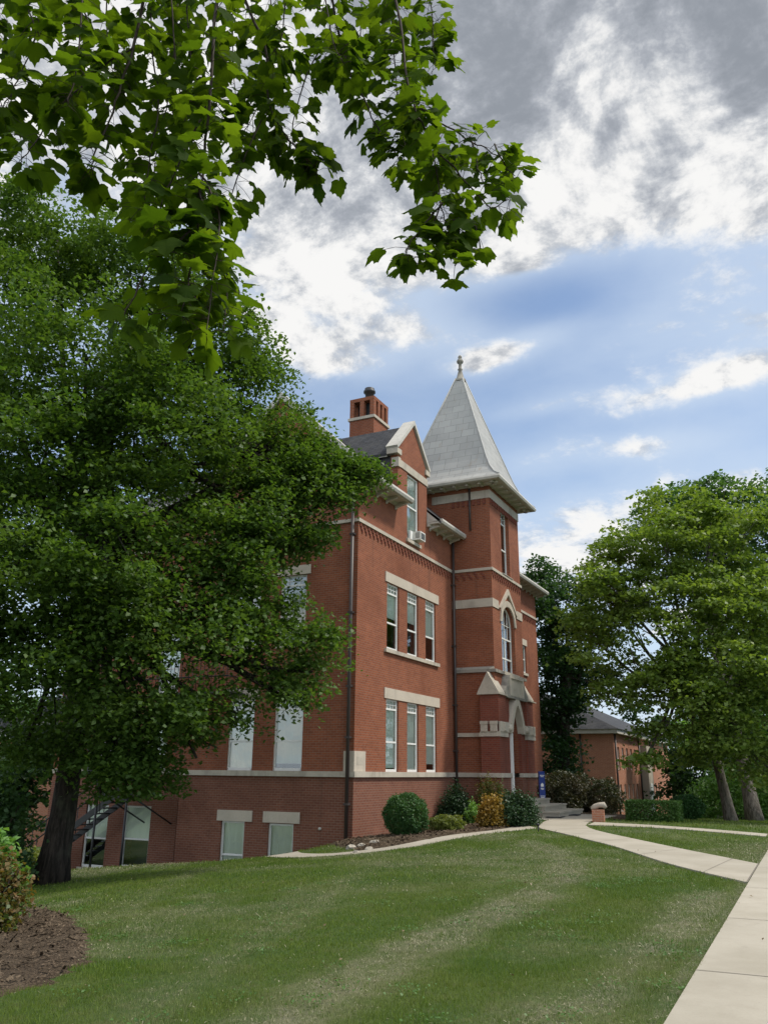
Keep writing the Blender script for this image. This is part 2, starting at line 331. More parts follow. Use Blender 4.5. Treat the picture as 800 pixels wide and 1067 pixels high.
# ------------------------------------------------------------------ mesh helpers
class MB:
    def __init__(s): s.v = []; s.f = []; s.mi = []; s.sm = []; s.id = []; s.cur = -1
    def face(s, pts, n=None, mi=0, smooth=False):
        pts = [Vector(p) for p in pts]
        if n is not None:
            nn = Vector((0, 0, 0))
            for i in range(len(pts)):
                a, b = pts[i], pts[(i+1) % len(pts)]
                nn += Vector(((a.y-b.y)*(a.z+b.z), (a.z-b.z)*(a.x+b.x), (a.x-b.x)*(a.y+b.y)))
            if nn.dot(Vector(n)) < 0: pts.reverse()
        b0 = len(s.v); s.v += pts; s.f.append(tuple(range(b0, b0+len(pts)))); s.mi.append(mi); s.sm.append(smooth)
    def piece(s): s.cur += 1; s.id += [s.cur-1]*(len(s.f)-len(s.id))
    def box(s, x0, x1, y0, y1, z0, z1, mi=0):
        s.piece()
        x0, x1 = sorted((x0, x1)); y0, y1 = sorted((y0, y1)); z0, z1 = sorted((z0, z1))
        P = lambda i, j, k: (x1 if i else x0, y1 if j else y0, z1 if k else z0)
        for n, q in (((1,0,0), [(1,0,0),(1,1,0),(1,1,1),(1,0,1)]), ((-1,0,0), [(0,0,0),(0,1,0),(0,1,1),(0,0,1)]),
                     ((0,1,0), [(0,1,0),(1,1,0),(1,1,1),(0,1,1)]), ((0,-1,0), [(0,0,0),(1,0,0),(1,0,1),(0,0,1)]),
                     ((0,0,1), [(0,0,1),(1,0,1),(1,1,1),(0,1,1)]), ((0,0,-1), [(0,0,0),(1,0,0),(1,1,0),(0,1,0)])):
            s.face([P(*t) for t in q], n, mi)
    def prism(s, poly, d, mi=0, smooth=False):
        """extrude a 3-D polygon by vector d"""
        s.piece(); poly = [Vector(p) for p in poly]; d = Vector(d); c = sum(poly, Vector())/len(poly)
        s.face(poly, -d, mi); s.face([p+d for p in poly], d, mi)
        for i in range(len(poly)):
            a, b = poly[i], poly[(i+1) % len(poly)]
            n = (b-a).cross(d)
            if n.dot((a+b)/2-c) < 0: n = -n
            s.face([a, b, b+d, a+d], n, mi, smooth)
    def tube(s, pts, rad, seg=8, mi=0, cap=True):
        s.piece(); pts = [Vector(p) for p in pts]; n = len(pts)
        rad = [rad]*n if isinstance(rad, (int, float)) else rad
        rings = []; ref = Vector((0.31, 0.17, .93))
        for i, p in enumerate(pts):
            t = (pts[min(i+1, n-1)]-pts[max(i-1, 0)]).normalized()
            a = t.cross(ref)
            if a.length < .05: a = t.cross(Vector((1, 0, 0)))
            a.normalize(); b = t.cross(a)
            rings.append([p+(a*math.cos(k*2*math.pi/seg)+b*math.sin(k*2*math.pi/seg))*rad[i] for k in range(seg)])
        b0 = len(s.v)
        for r in rings: s.v += r
        for i in range(n-1):
            for k in range(seg):
                k2 = (k+1) % seg
                s.f.append((b0+i*seg+k, b0+i*seg+k2, b0+(i+1)*seg+k2, b0+(i+1)*seg+k)); s.mi.append(mi); s.sm.append(True)
        if cap:
            s.f.append(tuple(b0+k for k in range(seg))[::-1]); s.mi.append(mi); s.sm.append(False)
            s.f.append(tuple(b0+(n-1)*seg+k for k in range(seg))); s.mi.append(mi); s.sm.append(False)
    def lathe(s, c, prof, seg=16, mi=0):
        s.piece(); c = Vector(c); b0 = len(s.v)
        for r, z in prof:
            for k in range(seg): s.v.append(c+Vector((r*math.cos(k*2*math.pi/seg), r*math.sin(k*2*math.pi/seg), z)))
        for i in range(len(prof)-1):
            for k in range(seg):
                k2 = (k+1) % seg
                s.f.append((b0+i*seg+k, b0+i*seg+k2, b0+(i+1)*seg+k2, b0+(i+1)*seg+k)); s.mi.append(mi); s.sm.append(True)
    def build_each(s, name, mats, parent=None):
        """one object for every box, bar or lathe collected here"""
        s.piece(); out = []
        for k in sorted(set(s.id)):
            m = MB(); mp = {}
            for f, i, mi, sm in zip(s.f, s.id, s.mi, s.sm):
                if i != k: continue
                for q in f:
                    if q not in mp: mp[q] = len(m.v); m.v.append(s.v[q])
                m.f.append(tuple(mp[q] for q in f)); m.mi.append(mi); m.sm.append(sm)
            out.append(m.build(name, mats, parent))
        return out
    def build(s, name, mats, parent=None):
        me = bpy.data.meshes.new(name); me.from_pydata([tuple(v) for v in s.v], [], s.f)
        mats = mats if isinstance(mats, (list, tuple)) else [mats]
        for m in mats: me.materials.append(M[m] if isinstance(m, str) else m)
        me.polygons.foreach_set('material_index', s.mi); me.polygons.foreach_set('use_smooth', s.sm)
        uv = me.uv_layers.new(name='UVMap'); out = np.zeros((len(me.loops), 2), np.float32)
        Z = Vector((0, 0, 1))
        for p in me.polygons:
            n = p.normal
            if abs(n.z) > .985: t, b = Vector((0, 1, 0)), Vector((1, 0, 0))
            else: t = Z.cross(n).normalized(); b = n.cross(t)
            for li in p.loop_indices:
                q = me.vertices[me.loops[li].vertex_index].co; out[li] = (q.dot(t), q.dot(b))
        uv.data.foreach_set('uv', out.ravel()); me.update()
        o = bpy.data.objects.new(name, me); COL.objects.link(o)
        if parent: o.parent = parent
        return o
def tag(o, label=None, cat=None, group=None, kind=None):
    if label: o['label'] = label
    if cat: o['category'] = cat
    if group: o['group'] = group
    if kind: o['kind'] = kind
    return o
def empty(name, loc, label, cat, group=None, rz=0.0):
    o = bpy.data.objects.new(name, None); COL.objects.link(o); o.location = loc; o.rotation_euler.z = rz; o.empty_display_size = .2
    return tag(o, label, cat, group)
def raw_mesh(name, verts, faces_n, mats, parent=None, attr=None):
    """verts: (N,k,3) array, one k-gon per row"""
    n, k = verts.shape[:2]
    me = bpy.data.meshes.new(name)
    me.vertices.add(n*k); me.vertices.foreach_set('co', verts.astype(np.float32).ravel())
    me.loops.add(n*k); me.loops.foreach_set('vertex_index', np.arange(n*k, dtype=np.int32))
    me.polygons.add(n); me.polygons.foreach_set('loop_start', np.arange(0, n*k, k, dtype=np.int32))
    me.materials.append(M[mats])
    if attr is not None:
        a = me.attributes.new('dry', 'FLOAT', 'POINT'); a.data.foreach_set('value', np.repeat(attr, k).astype(np.float32))
    me.update(calc_edges=True); me.validate()
    o = bpy.data.objects.new(name, me); COL.objects.link(o)
    if parent: o.parent = parent
    return o

# ------------------------------------------------------------------ terrain
BX, BY = -12.859, 23.741          # the south-east corner of the hall
TP = np.array([(0,0,0),(-1,6.5,0),(-1,9,0),(-1.1,14.4,0),(-1.2,22,0),(5,0,0),(5,20,0),(0,30,0),(-6.8,28,0),(-7,24,-.01),(-4,20,0),(6,10,0),
  (-9,33,0),(-10.5,36,0),(-9.3,19,-.22),(-8.6,27,-.1),(-11.4,25,-.27),(-11,31,-.1),(-12.9,23.7,-.42),(-10.7,20,-.34),
  (-3,6,-.04),(-6,14,-.10),(-7,7,-.26),(-9,9,-.40),(-12,14,-.56),(-17,15.8,-1.02),
  (-12.6,20.3,-.52),(-15.5,19.6,-.84),(-18.5,18.6,-1.06),
  (-14.9,23.7,-1.02),(-17.4,23.7,-1.42),(-19.5,23.7,-1.62),(-21,23.7,-1.78),(-24,23.7,-1.98),(-27,23.7,-2.15),(-22,19,-1.6),
  (-15,8,-.85),(-25,10,-1.8),(-33,24,-2.5),(-30,0,-1.6),(-15,-6,-.35),(0,-10,0),(-13,10,-.68),
  (-5,40,-.25),(-11,54.4,-1.0),(-4,60,-1.2),(-2.8,33,-.03),(5,45,-.45),(20,40,-.5),(-20,60,-1.5),(0,85,-2),(35,80,-2.3),(-45,35,-3),(-45,70,-3.2),(30,10,.1),(40,45,-.8),(20,-8,0)], float)
def _rb(a, b): 
    d2 = ((a[:, None, :2]-b[None, :, :2])**2).sum(-1); return np.sqrt(d2+4.0)
_A = np.zeros((len(TP)+3,)*2); _A[:-3, :-3] = _rb(TP, TP)-np.eye(len(TP))*.04
_A[:-3, -3] = 1; _A[:-3, -2:] = TP[:, :2]; _A[-3:, :-3] = _A[:-3, -3:].T
_W = np.linalg.solve(_A, np.concatenate([TP[:, 2], [0, 0, 0]]))
def gz(x, y):
    x = np.atleast_1d(np.asarray(x, float)); y = np.atleast_1d(np.asarray(y, float))
    P = np.stack([x, y], -1)
    z = _rb(P, TP)@_W[:-3]+_W[-3]+P@_W[-2:]
    d = np.hypot(x+5, y-25); t = np.clip((d-55)/60, 0, 1); t = t*t*(3-2*t)
    return z*(1-t)+(-2.5)*t
def g1(x, y): return float(gz(x, y)[0])
def gp(px, py):                   # where the view towards px,py meets the ground
    r = ray(px, py); t = np.linspace(3, 120, 4000)
    q = EYE[None]+r[None]*t[:, None]; h = q[:, 2]-gz(q[:, 0], q[:, 1]); i = int(np.argmax(h < 0)) or 3999
    return q[i]

# --- paving and beds as polygons on the ground
def poly_in(P, x, y):
    P = np.asarray(P)[:, :2]; x = np.asarray(x); y = np.asarray(y); r = np.zeros(x.shape, bool)
    j = len(P)-1
    for i in range(len(P)):
        xi, yi = P[i]; xj, yj = P[j]
        c = ((yi > y) != (yj > y)) & (x < (xj-xi)*(y-yi)/(yj-yi+1e-12)+xi); r ^= c; j = i
    return r
def smooth_line(pts, n=10):
    pts = np.asarray(pts, float); out = []
    for i in range(len(pts)-1):
        p0, p1, p2, p3 = pts[max(i-1, 0)], pts[i], pts[i+1], pts[min(i+2, len(pts)-1)]
        for k in range(n):
            t = k/n; out.append(.5*((2*p1)+(-p0+p2)*t+(2*p0-5*p1+4*p2-p3)*t*t+(-p0+3*p1-3*p2+p3)*t**3))
    out.append(pts[-1]); return np.array(out)
def ribbon(name, left, right, mt, lift, parent=None, thick=.08, cross=4):
    L, Rr = np.asarray(left), np.asarray(right); mb = MB(); n = len(L)
    G = [[None]*(cross+1) for _ in range(n)]
    for i in range(n):
        for k in range(cross+1):
            p = L[i]*(1-k/cross)+Rr[i]*k/cross; G[i][k] = (p[0], p[1], g1(p[0], p[1])+lift)
    for i in range(n-1):
        for k in range(cross): mb.face([G[i][k], G[i+1][k], G[i+1][k+1], G[i][k+1]], (0, 0, 1))
        for k, sg in ((0, 1), (cross, -1)):
            a, b = G[i][k], G[i+1][k]; a2 = (a[0], a[1], a[2]-thick); b2 = (b[0], b[1], b[2]-thick)
            ctr = np.array(G[i][cross//2]); mb.face([a, b, b2, a2], tuple(np.array(a)-ctr))
    return mb.build(name, mt, parent)
# main walk (runs beside the lawn), left edge then right edge
WALK_X0, WALK_X1 = -1.10, .55
yy = np.linspace(-4, 46, 90)
wl = np.stack([np.full_like(yy, WALK_X0)-.0015*np.clip(yy-8, 0, 20), yy], -1); wr = np.stack([np.full_like(yy, WALK_X1), yy], -1)
tag(ribbon('main_path', wl, wr, 'concrete', .022), kind='structure')
# curving walk up to the porch steps
cn = smooth_line([(-1.125, 14.9), (-2.54, 17.08), (-4.28, 20.49), (-5.68, 22.75), (-7.02, 25.1), (-8.0, 27.2), (-8.55, 29.5), (-8.75, 31.3)])
cf = smooth_line([(-1.125, 18.0), (-2.12, 19.55), (-3.65, 21.9), (-5.34, 24.6), (-6.45, 27.2), (-7.0, 29.6), (-7.1, 32.0), (-7.2, 35.6)])
tag(ribbon('entrance_path', cn, cf, 'concrete', .026), kind='structure')
# apron at the foot of the steps
ap_l = np.array([(-9.6, 31.0), (-9.6, 33.0), (-9.6, 35.6)]); ap_r = np.array([(-7.9, 31.0), (-7.15, 33.0), (-7.15, 35.6)])
tag(ribbon('porch_apron', ap_l, ap_r, 'concrete', .018), kind='structure')
# narrow walk along the planting bed, and the cross walk to the right
bl = smooth_line([(-8.1, 27.2), (-8.55, 25.0), (-8.85, 22.5), (-9.15, 20.4), (-9.9, 19.0), (-11.2, 18.7), (-13.0, 19.6), (-14.6, 21.4)])
bru = smooth_line([(-9.05, 29.0), (-9.35, 25.6), (-9.6, 22.6), (-9.95, 20.7), (-10.6, 19.75), (-11.4, 19.6), (-12.6, 20.4), (-13.7, 22.0)])
tag(ribbon('side_path', bru, bl, 'concrete', .016), kind='structure')
xl = smooth_line([(-6.75, 28.4), (-4.0, 27.45), (-1.35, 25.75)]); xr = smooth_line([(-6.9, 30.1), (-4.15, 28.7), (-1.35, 26.85)])
tag(ribbon('cross_path', xl, xr, 'concrete', .020), kind='structure')
# paving joints
mb = MB()
for yj in np.arange(-.9, 44, 3.03):
    q = [(WALK_X0-.005, yj-.007), (WALK_X1, yj-.007), (WALK_X1, yj+.007), (WALK_X0-.005, yj+.007)]
    mb.face([(x, y, g1(x, y)+.0265) for x, y in q], (0, 0, 1))
for i in range(6, len(cn)-2, 9):
    a, b = cn[i], cf[i]; d = (cn[i+1]-cn[i]); d = d/np.linalg.norm(d)*.008; st = np.linspace(0, 1, 6)
    for k in range(5):
        p, q = a+(b-a)*st[k], a+(b-a)*st[k+1]
        mb.face([(*w_, g1(*w_)+.0305) for w_ in (p-d, q-d, q+d, p+d)], (0, 0, 1))
mb.face([(x, y, g1(x, y)+.0305) for x, y in ((-1.14, 14.9), (-1.115, 14.9), (-1.115, 18), (-1.14, 18))], (0, 0, 1))
tag(mb.build('path_joint', 'joint'), kind='structure')
walk_polys = [np.concatenate([wl, wr[::-1]]), np.concatenate([cn, cf[::-1]]), np.concatenate([ap_l, ap_r[::-1]]),
              np.concatenate([bl, bru[::-1]]), np.concatenate([xl, xr[::-1]])]
# planting beds
bed_front = np.concatenate([bru[:42], np.array([(-11.0, 20.4), (-12.0, 21.4), (-12.9, 22.6), (-13.2, 23.6), (-12.9, 32.0), (-11.3, 32.3), (-9.7, 32.2), (-9.1, 29.8)])])
bed_near = np.array([gp(*q)[:2] for q in ((-60, 1075), (0, 1037), (55, 1022), (88, 1000), (93, 984), (80, 965), (58, 952), (28, 945), (-10, 941), (-80, 945))]+[(-13, 5), (-9, 3.5)])
bed_near = np.vstack([smooth_line(bed_near, 5)])
bed_porch = np.array([(-9.6, 35.7), (-7.3, 35.7), (-6.95, 33), (-6.3, 32.5), (-5.6, 33.5), (-6.2, 40), (-9, 46), (-12.8, 46), (-12.8, 36.5)])
def bed(name, P, mt, lift=.03):
    mb = MB(); lo, hi = P.min(0), P.max(0); st = .22
    xs = np.arange(lo[0]-st, hi[0]+st, st); ys = np.arange(lo[1]-st, hi[1]+st, st)
    X, Y = np.meshgrid(xs, ys); ins = poly_in(P, X, Y); rng = np.random.default_rng(3)
    Zg = gz(X.ravel(), Y.ravel()).reshape(X.shape)+np.where(ins, lift+rng.random(X.shape)*.03, -.03)
    Xj = X+(rng.random(X.shape)-.5)*.12; Yj = Y+(rng.random(X.shape)-.5)*.12
    for i in range(len(ys)-1):
        for j in range(len(xs)-1):
            if ins[i:i+2, j:j+2].any(): mb.face([(Xj[a, b], Yj[a, b], Zg[a, b]) for a, b in ((i, j), (i, j+1), (i+1, j+1), (i+1, j))], (0, 0, 1), 0, True)
    return tag(mb.build(name, mt), kind='structure')
bed('mulch_ground', bed_front, 'mulch'); bed('mulch_ground', bed_near, 'mulch'); bed('mulch_ground', bed_porch, 'mulch')
# bark chips lying on the near bed
rng = np.random.default_rng(11)
def chips(P, n, size):
    lo, hi = P.min(0), P.max(0); x = rng.uniform(lo[0], hi[0], n*3); y = rng.uniform(lo[1], hi[1], n*3); k = poly_in(P, x, y); x, y = x[k][:n], y[k][:n]
    a = rng.uniform(0, 6.28, len(x)); l = size*rng.uniform(.4, 1.3, len(x)); w = l*rng.uniform(.15, .4, len(x))
    z = gz(x, y)+.05+rng.random(len(x))*.03; u = np.stack([np.cos(a), np.sin(a), rng.normal(0, .35, len(x))], -1)
    v = np.stack([-np.sin(a), np.cos(a), rng.normal(0, .35, len(x))], -1); c = np.stack([x, y, z], -1)
    L, Wd = u*l[:, None]*.5, v*w[:, None]*.5
    return np.stack([c-L-Wd, c+L-Wd, c+L+Wd, c-L+Wd], 1)
tag(raw_mesh('bark_chips', np.concatenate([chips(bed_near, 6000, .07), chips(bed_front, 5000, .09)]), 4, 'chip'), 'loose bark chips scattered over the planting beds', 'mulch', kind='stuff')

# strips of drying clippings left by the mower
gq = lambda *P: np.array([gp(*p)[:2] for p in P])
trails = [gq((270, 1075), (340, 1035), (400, 1005), (480, 968), (555, 934), (590, 908), (578, 890), (545, 877)), gq((560, 1075), (620, 1040), (672, 1000), (715, 960), (742, 932)),
          np.array([(-4.3, 4.6), (-5.2, 7), (-6.2, 10), (-7.4, 13.5), (-8.6, 17)]), np.array([(-9, 10), (-11, 13), (-13, 17)])]
twt = [.95, .85, .38, .3]
def hnoise(x, y, s, seed=0):      # smooth value noise
    x = x*s+seed*17.3; y = y*s+seed*9.1; i = np.floor(x).astype(np.int64); j = np.floor(y).astype(np.int64); fx, fy = x-i, y-j
    fx = fx*fx*(3-2*fx); fy = fy*fy*(3-2*fy)
    h = lambda a, b: ((np.sin(a*127.1+b*311.7+seed)*43758.5453) % 1.0)
    return (h(i, j)*(1-fx)+h(i+1, j)*fx)*(1-fy)+(h(i, j+1)*(1-fx)+h(i+1, j+1)*fx)*fy
def dryness(x, y):
    r = np.zeros_like(x); wob = (hnoise(x, y, .9, 1)-.5)*.9
    for T_, wt in zip(trails, twt):
        S = smooth_line(T_, 6); d = np.full_like(x, 9.0)
        for a, b in zip(S[:-1], S[1:]):
            ab = b-a; t = np.clip(((x-a[0])*ab[0]+(y-a[1])*ab[1])/(ab@ab), 0, 1); d = np.minimum(d, np.hypot(x-a[0]-t*ab[0], y-a[1]-t*ab[1]))
        r = np.maximum(r, wt*np.exp(-((d+wob*.45)/.30)**2)*(.45+.9*hnoise(x, y, 2.6, 3)))
    r = np.maximum(r, .42*np.clip((hnoise(x, y, .33, 5)*.7+hnoise(x, y, 1.4, 6)*.5-.62)/.3, 0, 1))
    edge = np.exp(-np.abs(x-WALK_X0+.05)/.09)*.9*(y > 0)*(x < WALK_X0)
    return np.clip(np.maximum(r, edge)*(.55+.9*hnoise(x, y, 6.0, 8)*hnoise(x, y, 13.0, 9)*1.6), 0, 1)

# ground: one sheet out to the horizon, fine near the camera
def ground():
    xs = np.concatenate([[-1500, -600, -300, -180, -120, -90, -70], np.arange(-60, -30, 2.0), np.arange(-30, 10, .5), np.arange(10, 40, 2.5), [45, 60, 90, 140, 300, 700, 1500]])
    ys = np.concatenate([[-800, -300, -120, -60, -30], np.arange(-16, 0, 2.0), np.arange(0, 50, .5), np.arange(50, 90, 2.0), [95, 110, 140, 200, 350, 700, 1800]])
    X, Y = np.meshgrid(xs, ys); Z = gz(X.ravel(), Y.ravel()); nx, ny = len(xs), len(ys)
    idx = np.arange(nx*ny).reshape(ny, nx)
    f = np.stack([idx[:-1, :-1], idx[:-1, 1:], idx[1:, 1:], idx[1:, :-1]], -1).reshape(-1, 4)
    me = bpy.data.meshes.new('ground'); me.from_pydata(np.stack([X.ravel(), Y.ravel(), Z], -1).tolist(), [], f.tolist())
    me.polygons.foreach_set('use_smooth', [True]*len(f)); me.materials.append(M['soil'])
    a = me.attributes.new('dry', 'FLOAT', 'POINT'); a.data.foreach_set('value', dryness(X.ravel(), Y.ravel()).astype(np.float32))
    o = bpy.data.objects.new('ground', me); COL.objects.link(o); tag(o, kind='structure')
ground()

# ------------------------------------------------------------------ the brick hall
HALL = empty('college_hall', (BX, BY, 0), 'red brick hall with a pointed corner tower, stone trim and slate roof', 'building')
FO = (Vector((0, 0, 0)), Vector((0, 1, 0)), Vector((1, 0, 0)))          # east front: u = s
SO = (Vector((0, 0, 0)), Vector((-1, 0, 0)), Vector((0, -1, 0)))        # south side: u = a
Zv = Vector((0, 0, 1))
def pl(fr, u, z, d=0.0): return fr[0]+fr[1]*u+Zv*z+fr[2]*d
def fbox(mb, fr, u0, u1, z0, z1, d0, d1, mi=0):
    a, b = pl(fr, u0, z0, d0), pl(fr, u1, z1, d1); mb.box(a.x, b.x, a.y, b.y, a.z, b.z, mi)
def arch_pts(o, n=14):
    """points of an arch head from left springing to right springing; kind 'round' or 'pointed'"""
    u0, u1, z0, z1, zs, kind = o['u0'], o['u1'], o['z0'], o['z1'], o['zs'], o['kind']; m = (u0+u1)/2; w = (u1-u0)/2; out = []
    for i in range(n+1):
        t = i/n; u = u0+(u1-u0)*t
        if kind == 'round': z = zs+(z1-zs)*math.sqrt(max(0, 1-((u-m)/w)**2))
        else:
            q = abs(u-m)/w; z = zs+(z1-zs)*(1-q**1.35)**.72 if q > 0 else z1
        out.append((u, z))
    return out
def O(u0, u1, z0, z1, **k): return dict(u0=u0, u1=u1, z0=z0, z1=z1, **k)
def wall(fr, us, zs, ops, mt, reveal=.2, keep=None, name='wall', rmt=None):
    mb = MB(); U = sorted(set([round(q, 4) for q in us]+[round(o[k], 4) for o in ops for k in ('u0', 'u1')])); Z = sorted(set([round(q, 4) for q in zs]+[round(o[k], 4) for o in ops for k in ('z0', 'z1')]))
    U = [u for u in U if us[0]-1e-6 <= u <= us[-1]+1e-6]; Z = [z for z in Z if zs[0]-1e-6 <= z <= zs[-1]+1e-6]
    for i in range(len(U)-1):
        for j in range(len(Z)-1):
            uc, zc = (U[i]+U[i+1])/2, (Z[j]+Z[j+1])/2
            if any(o['u0'] < uc < o['u1'] and o['z0'] < zc < o['z1'] for o in ops): continue
            if keep and not keep(uc, zc): continue
            mb.face([pl(fr, U[i], Z[j]), pl(fr, U[i+1], Z[j]), pl(fr, U[i+1], Z[j+1]), pl(fr, U[i], Z[j+1])], fr[2])
    for o in ops:
        a, b, c, d = o['u0'], o['u1'], max(o['z0'], zs[0]), min(o['z1'], zs[-1])
        zs_ = o.get('zs', d)
        for u, n in ((a, fr[1]), (b, -fr[1])): mb.face([pl(fr, u, c), pl(fr, u, zs_), pl(fr, u, zs_, -reveal), pl(fr, u, c, -reveal)], n)
        if not o.get('nobot'): mb.face([pl(fr, a, c), pl(fr, b, c), pl(fr, b, c, -reveal), pl(fr, a, c, -reveal)], Zv)
        if 'zs' in o:
            P = arch_pts(o)
            for (ua, za), (ub, zb) in zip(P[:-1], P[1:]):
                if d-za > 1e-4 or d-zb > 1e-4: mb.face([pl(fr, ua, za), pl(fr, ub, zb), pl(fr, ub, d), pl(fr, ua, d)], fr[2])
                mb.face([pl(fr, ua, za), pl(fr, ub, zb), pl(fr, ub, zb, -reveal), pl(fr, ua, za, -reveal)], -Zv)
        elif not o.get('notop'): mb.face([pl(fr, a, d), pl(fr, b, d), pl(fr, b, d, -reveal), pl(fr, a, d, -reveal)], -Zv)
    return mb.build(name, mt, HALL)
_wr = random.Random(4)
def window(fr, o, transom=0.0, cols=4, rows=2, rail=.5, blind=1.0, dep=.07, parent=None, mull=0, low_blind=None):
    """sash window filling opening o: frame with rails and glazing bars, a pane, a roller blind"""
    parent = parent or HALL
    u0, u1, z0, z1 = o['u0'], o['u1'], o['z0'], o['z1']; mb = MB(); fw_ = .065; d0, d1 = -dep-.07, -dep
    zs_ = o.get('zs')
    fbox(mb, fr, u0, u0+fw_, z0, zs_ or z1, d0, d1); fbox(mb, fr, u1-fw_, u1, z0, zs_ or z1, d0, d1)
    fbox(mb, fr, u0+fw_, u1-fw_, z0, z0+fw_+.02, d0, d1+.02)
    if zs_:
        P = arch_pts(o); m = (u0+u1)/2
        for (ua, za), (ub, zb) in zip(P[:-1], P[1:]):
            k = lambda u, z: (m+(u-m)*.93, z0+(z-z0)*.975)
            a2, b2 = k(ua, za), k(ub, zb)
            mb.prism([pl(fr, ua, za, d0), pl(fr, ub, zb, d0), pl(fr, *b2, d0), pl(fr, *a2, d0)], fr[2]*(d1-d0))
    else: fbox(mb, fr, u0+fw_, u1-fw_, z1-fw_, z1, d0, d1)
    zt = (z1 if not zs_ else zs_)-transom
    if transom:
        fbox(mb, fr, u0+fw_, u1-fw_, zt-.03, zt+.03, d0+.002, d1-.003)
        top = (z1-fw_) if not zs_ else z0+(z1-z0)*.93
        for c in range(1, cols):
            u = u0+fw_+(u1-u0-2*fw_)*c/cols; fbox(mb, fr, u-.011, u+.011, zt+.03, top, d0+.02, d1-.015)
        for r_ in range(1, rows):
            z = zt+.03+(top-zt-.03)*r_/rows; fbox(mb, fr, u0+fw_, u1-fw_, z-.011, z+.011, d0+.022, d1-.013)
    zr = z0+(zt-z0)*rail
    if rail: fbox(mb, fr, u0+fw_, u1-fw_, zr-.03, zr+.03, d0+.004, d1-.006)
    for c in range(1, mull+1):
        u = u0+(u1-u0)*c/(mull+1); fbox(mb, fr, u-.03, u+.03, z0+fw_+.02, zt-.03, d0+.003, d1-.004)
    w = mb.build('window', 'white', parent)
    mb = MB(); dp = d0+.035
    if zs_: mb.face([pl(fr, u0+.03, z0+.03, dp), pl(fr, u1-.03, z0+.03, dp)]+[pl(fr, (u0+u1)/2+(u-(u0+u1)/2)*.95, z-.02, dp) for u, z in arch_pts(o)[::-1]], fr[2])
    else: mb.face([pl(fr, u0+.03, z0+.03, dp), pl(fr, u1-.03, z0+.03, dp), pl(fr, u1-.03, z1-.03, dp), pl(fr, u0+.03, z1-.03, dp)], fr[2])
    mb.build('pane', 'glass', w)
    if blind:
        mb = MB(); zb = z1-.04-(z1-z0-.1)*blind; db = d0-.025
        n = 10
        for k in range(n):
            ua, ub = u0+.05+(u1-u0-.1)*k/n, u0+.05+(u1-u0-.1)*(k+1)/n; w1 = .012*math.sin(k*2.1); w2 = .012*math.sin((k+1)*2.1)
            mb.face([pl(fr, ua, zb, db+w1), pl(fr, ub, zb, db+w2), pl(fr, ub, (zs_ or z1)-.02, db+w2), pl(fr, ua, (zs_ or z1)-.02, db+w1)], fr[2])
        mb.build('blind', 'blind', w)
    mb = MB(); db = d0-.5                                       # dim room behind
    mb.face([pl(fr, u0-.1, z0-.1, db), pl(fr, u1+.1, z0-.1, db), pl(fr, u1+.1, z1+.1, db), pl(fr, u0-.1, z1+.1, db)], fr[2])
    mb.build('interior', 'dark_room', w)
    return w
LEN, DEPTH, EAVE = 21.1, 13.4, 11.3
ZB0, ZB1 = 1.43, 1.60                 # stone water table
# --- east front
tri = [(2.25, 3.25), (3.97, 4.97), (5.66, 6.68)]
mir = [(21.1-b, 21.1-a) for a, b in tri]
f1 = [O(a, b, 1.60, 4.02) for a, b in tri]; f2 = [O(a, b, 5.73, 8.13) for a, b in tri]
w1 = [O(18.2, 18.95, 6.6, 8.05), O(15.2, 15.95, 6.6, 8.05), O(18.2, 18.95, 2.2, 4.0), O(15.2, 15.95, 2.2, 4.0)]
dorm = O(3.95, 5.05, 10.18, 12.88)
GS0, GS1, GZ, GA = 3.1, 5.87, 13.55, 15.12
wall(FO, (0, GS0, GS1, LEN), (ZB1, EAVE, GZ), f1+f2+w1+[dorm], 'brick', keep=lambda u, z: z < EAVE or GS0 < u < GS1)
wall(FO, (0, LEN), (-1.2, ZB0), [], 'brick_base')
for k, o in enumerate(f1): window(FO, o, .34, blind=(.97, .99, .9)[k], rail=.47)
for k, o in enumerate(f2): window(FO, o, .36, blind=(.52, .48, .6)[k], rail=.47)
for o in w1: window(FO, o, 0, rail=.5, blind=.3)
dw = window(FO, dorm, 0.0, rail=.52, blind=.9)  # pale blind added here in place of a bright reflection on the glass
mb = MB()
fbox(mb, FO, 4.49, 4.51, 10.3, 12.8, -.19, -.145); mb.build('glazing_bar', 'white', dw)
# gable of the dormer
mb = MB(); mid = (GS0+GS1)/2
mb.prism([pl(FO, GS0, GZ, -.3), pl(FO, GS1, GZ, -.3), pl(FO, mid, GA, -.3)], FO[2]*.3)
mb.box(-.32, -.001, GS0, GS0+.3, EAVE, GZ); mb.box(-.32, -.001, GS1-.3, GS1, EAVE, GZ)
mb.build('gable', 'brick', HALL)
def coping(fr, ua, za, um, zm, ub, zb, w0, w1, th=.2, mt='stone'):
    mb = MB()
    for (p, q, sgn) in (((ua, za), (um, zm), -1), ((um, zm), (ub, zb), 1)):
        d = Vector((q[0]-p[0], q[1]-p[1])).normalized(); n = Vector((-d.y, d.x))*th
        poly = [pl(fr, p[0], p[1], w0), pl(fr, q[0], q[1], w0), pl(fr, um, zm+th/abs(d.x)*1.0, w0) if sgn < 0 else pl(fr, q[0]+n.x, q[1]+n.y, w0), pl(fr, p[0]+n.x, p[1]+n.y, w0) if sgn < 0 else pl(fr, um, zm+th/abs(d.x), w0)]
        mb.prism(poly, fr[2]*(w1-w0))
    return mb.build('coping', mt, HALL)
coping(FO, GS0-.16, GZ+.02, mid, GA+.01, GS1+.16, GZ+.02, -.42, .09, .13, 'cornice')
mb = MB()
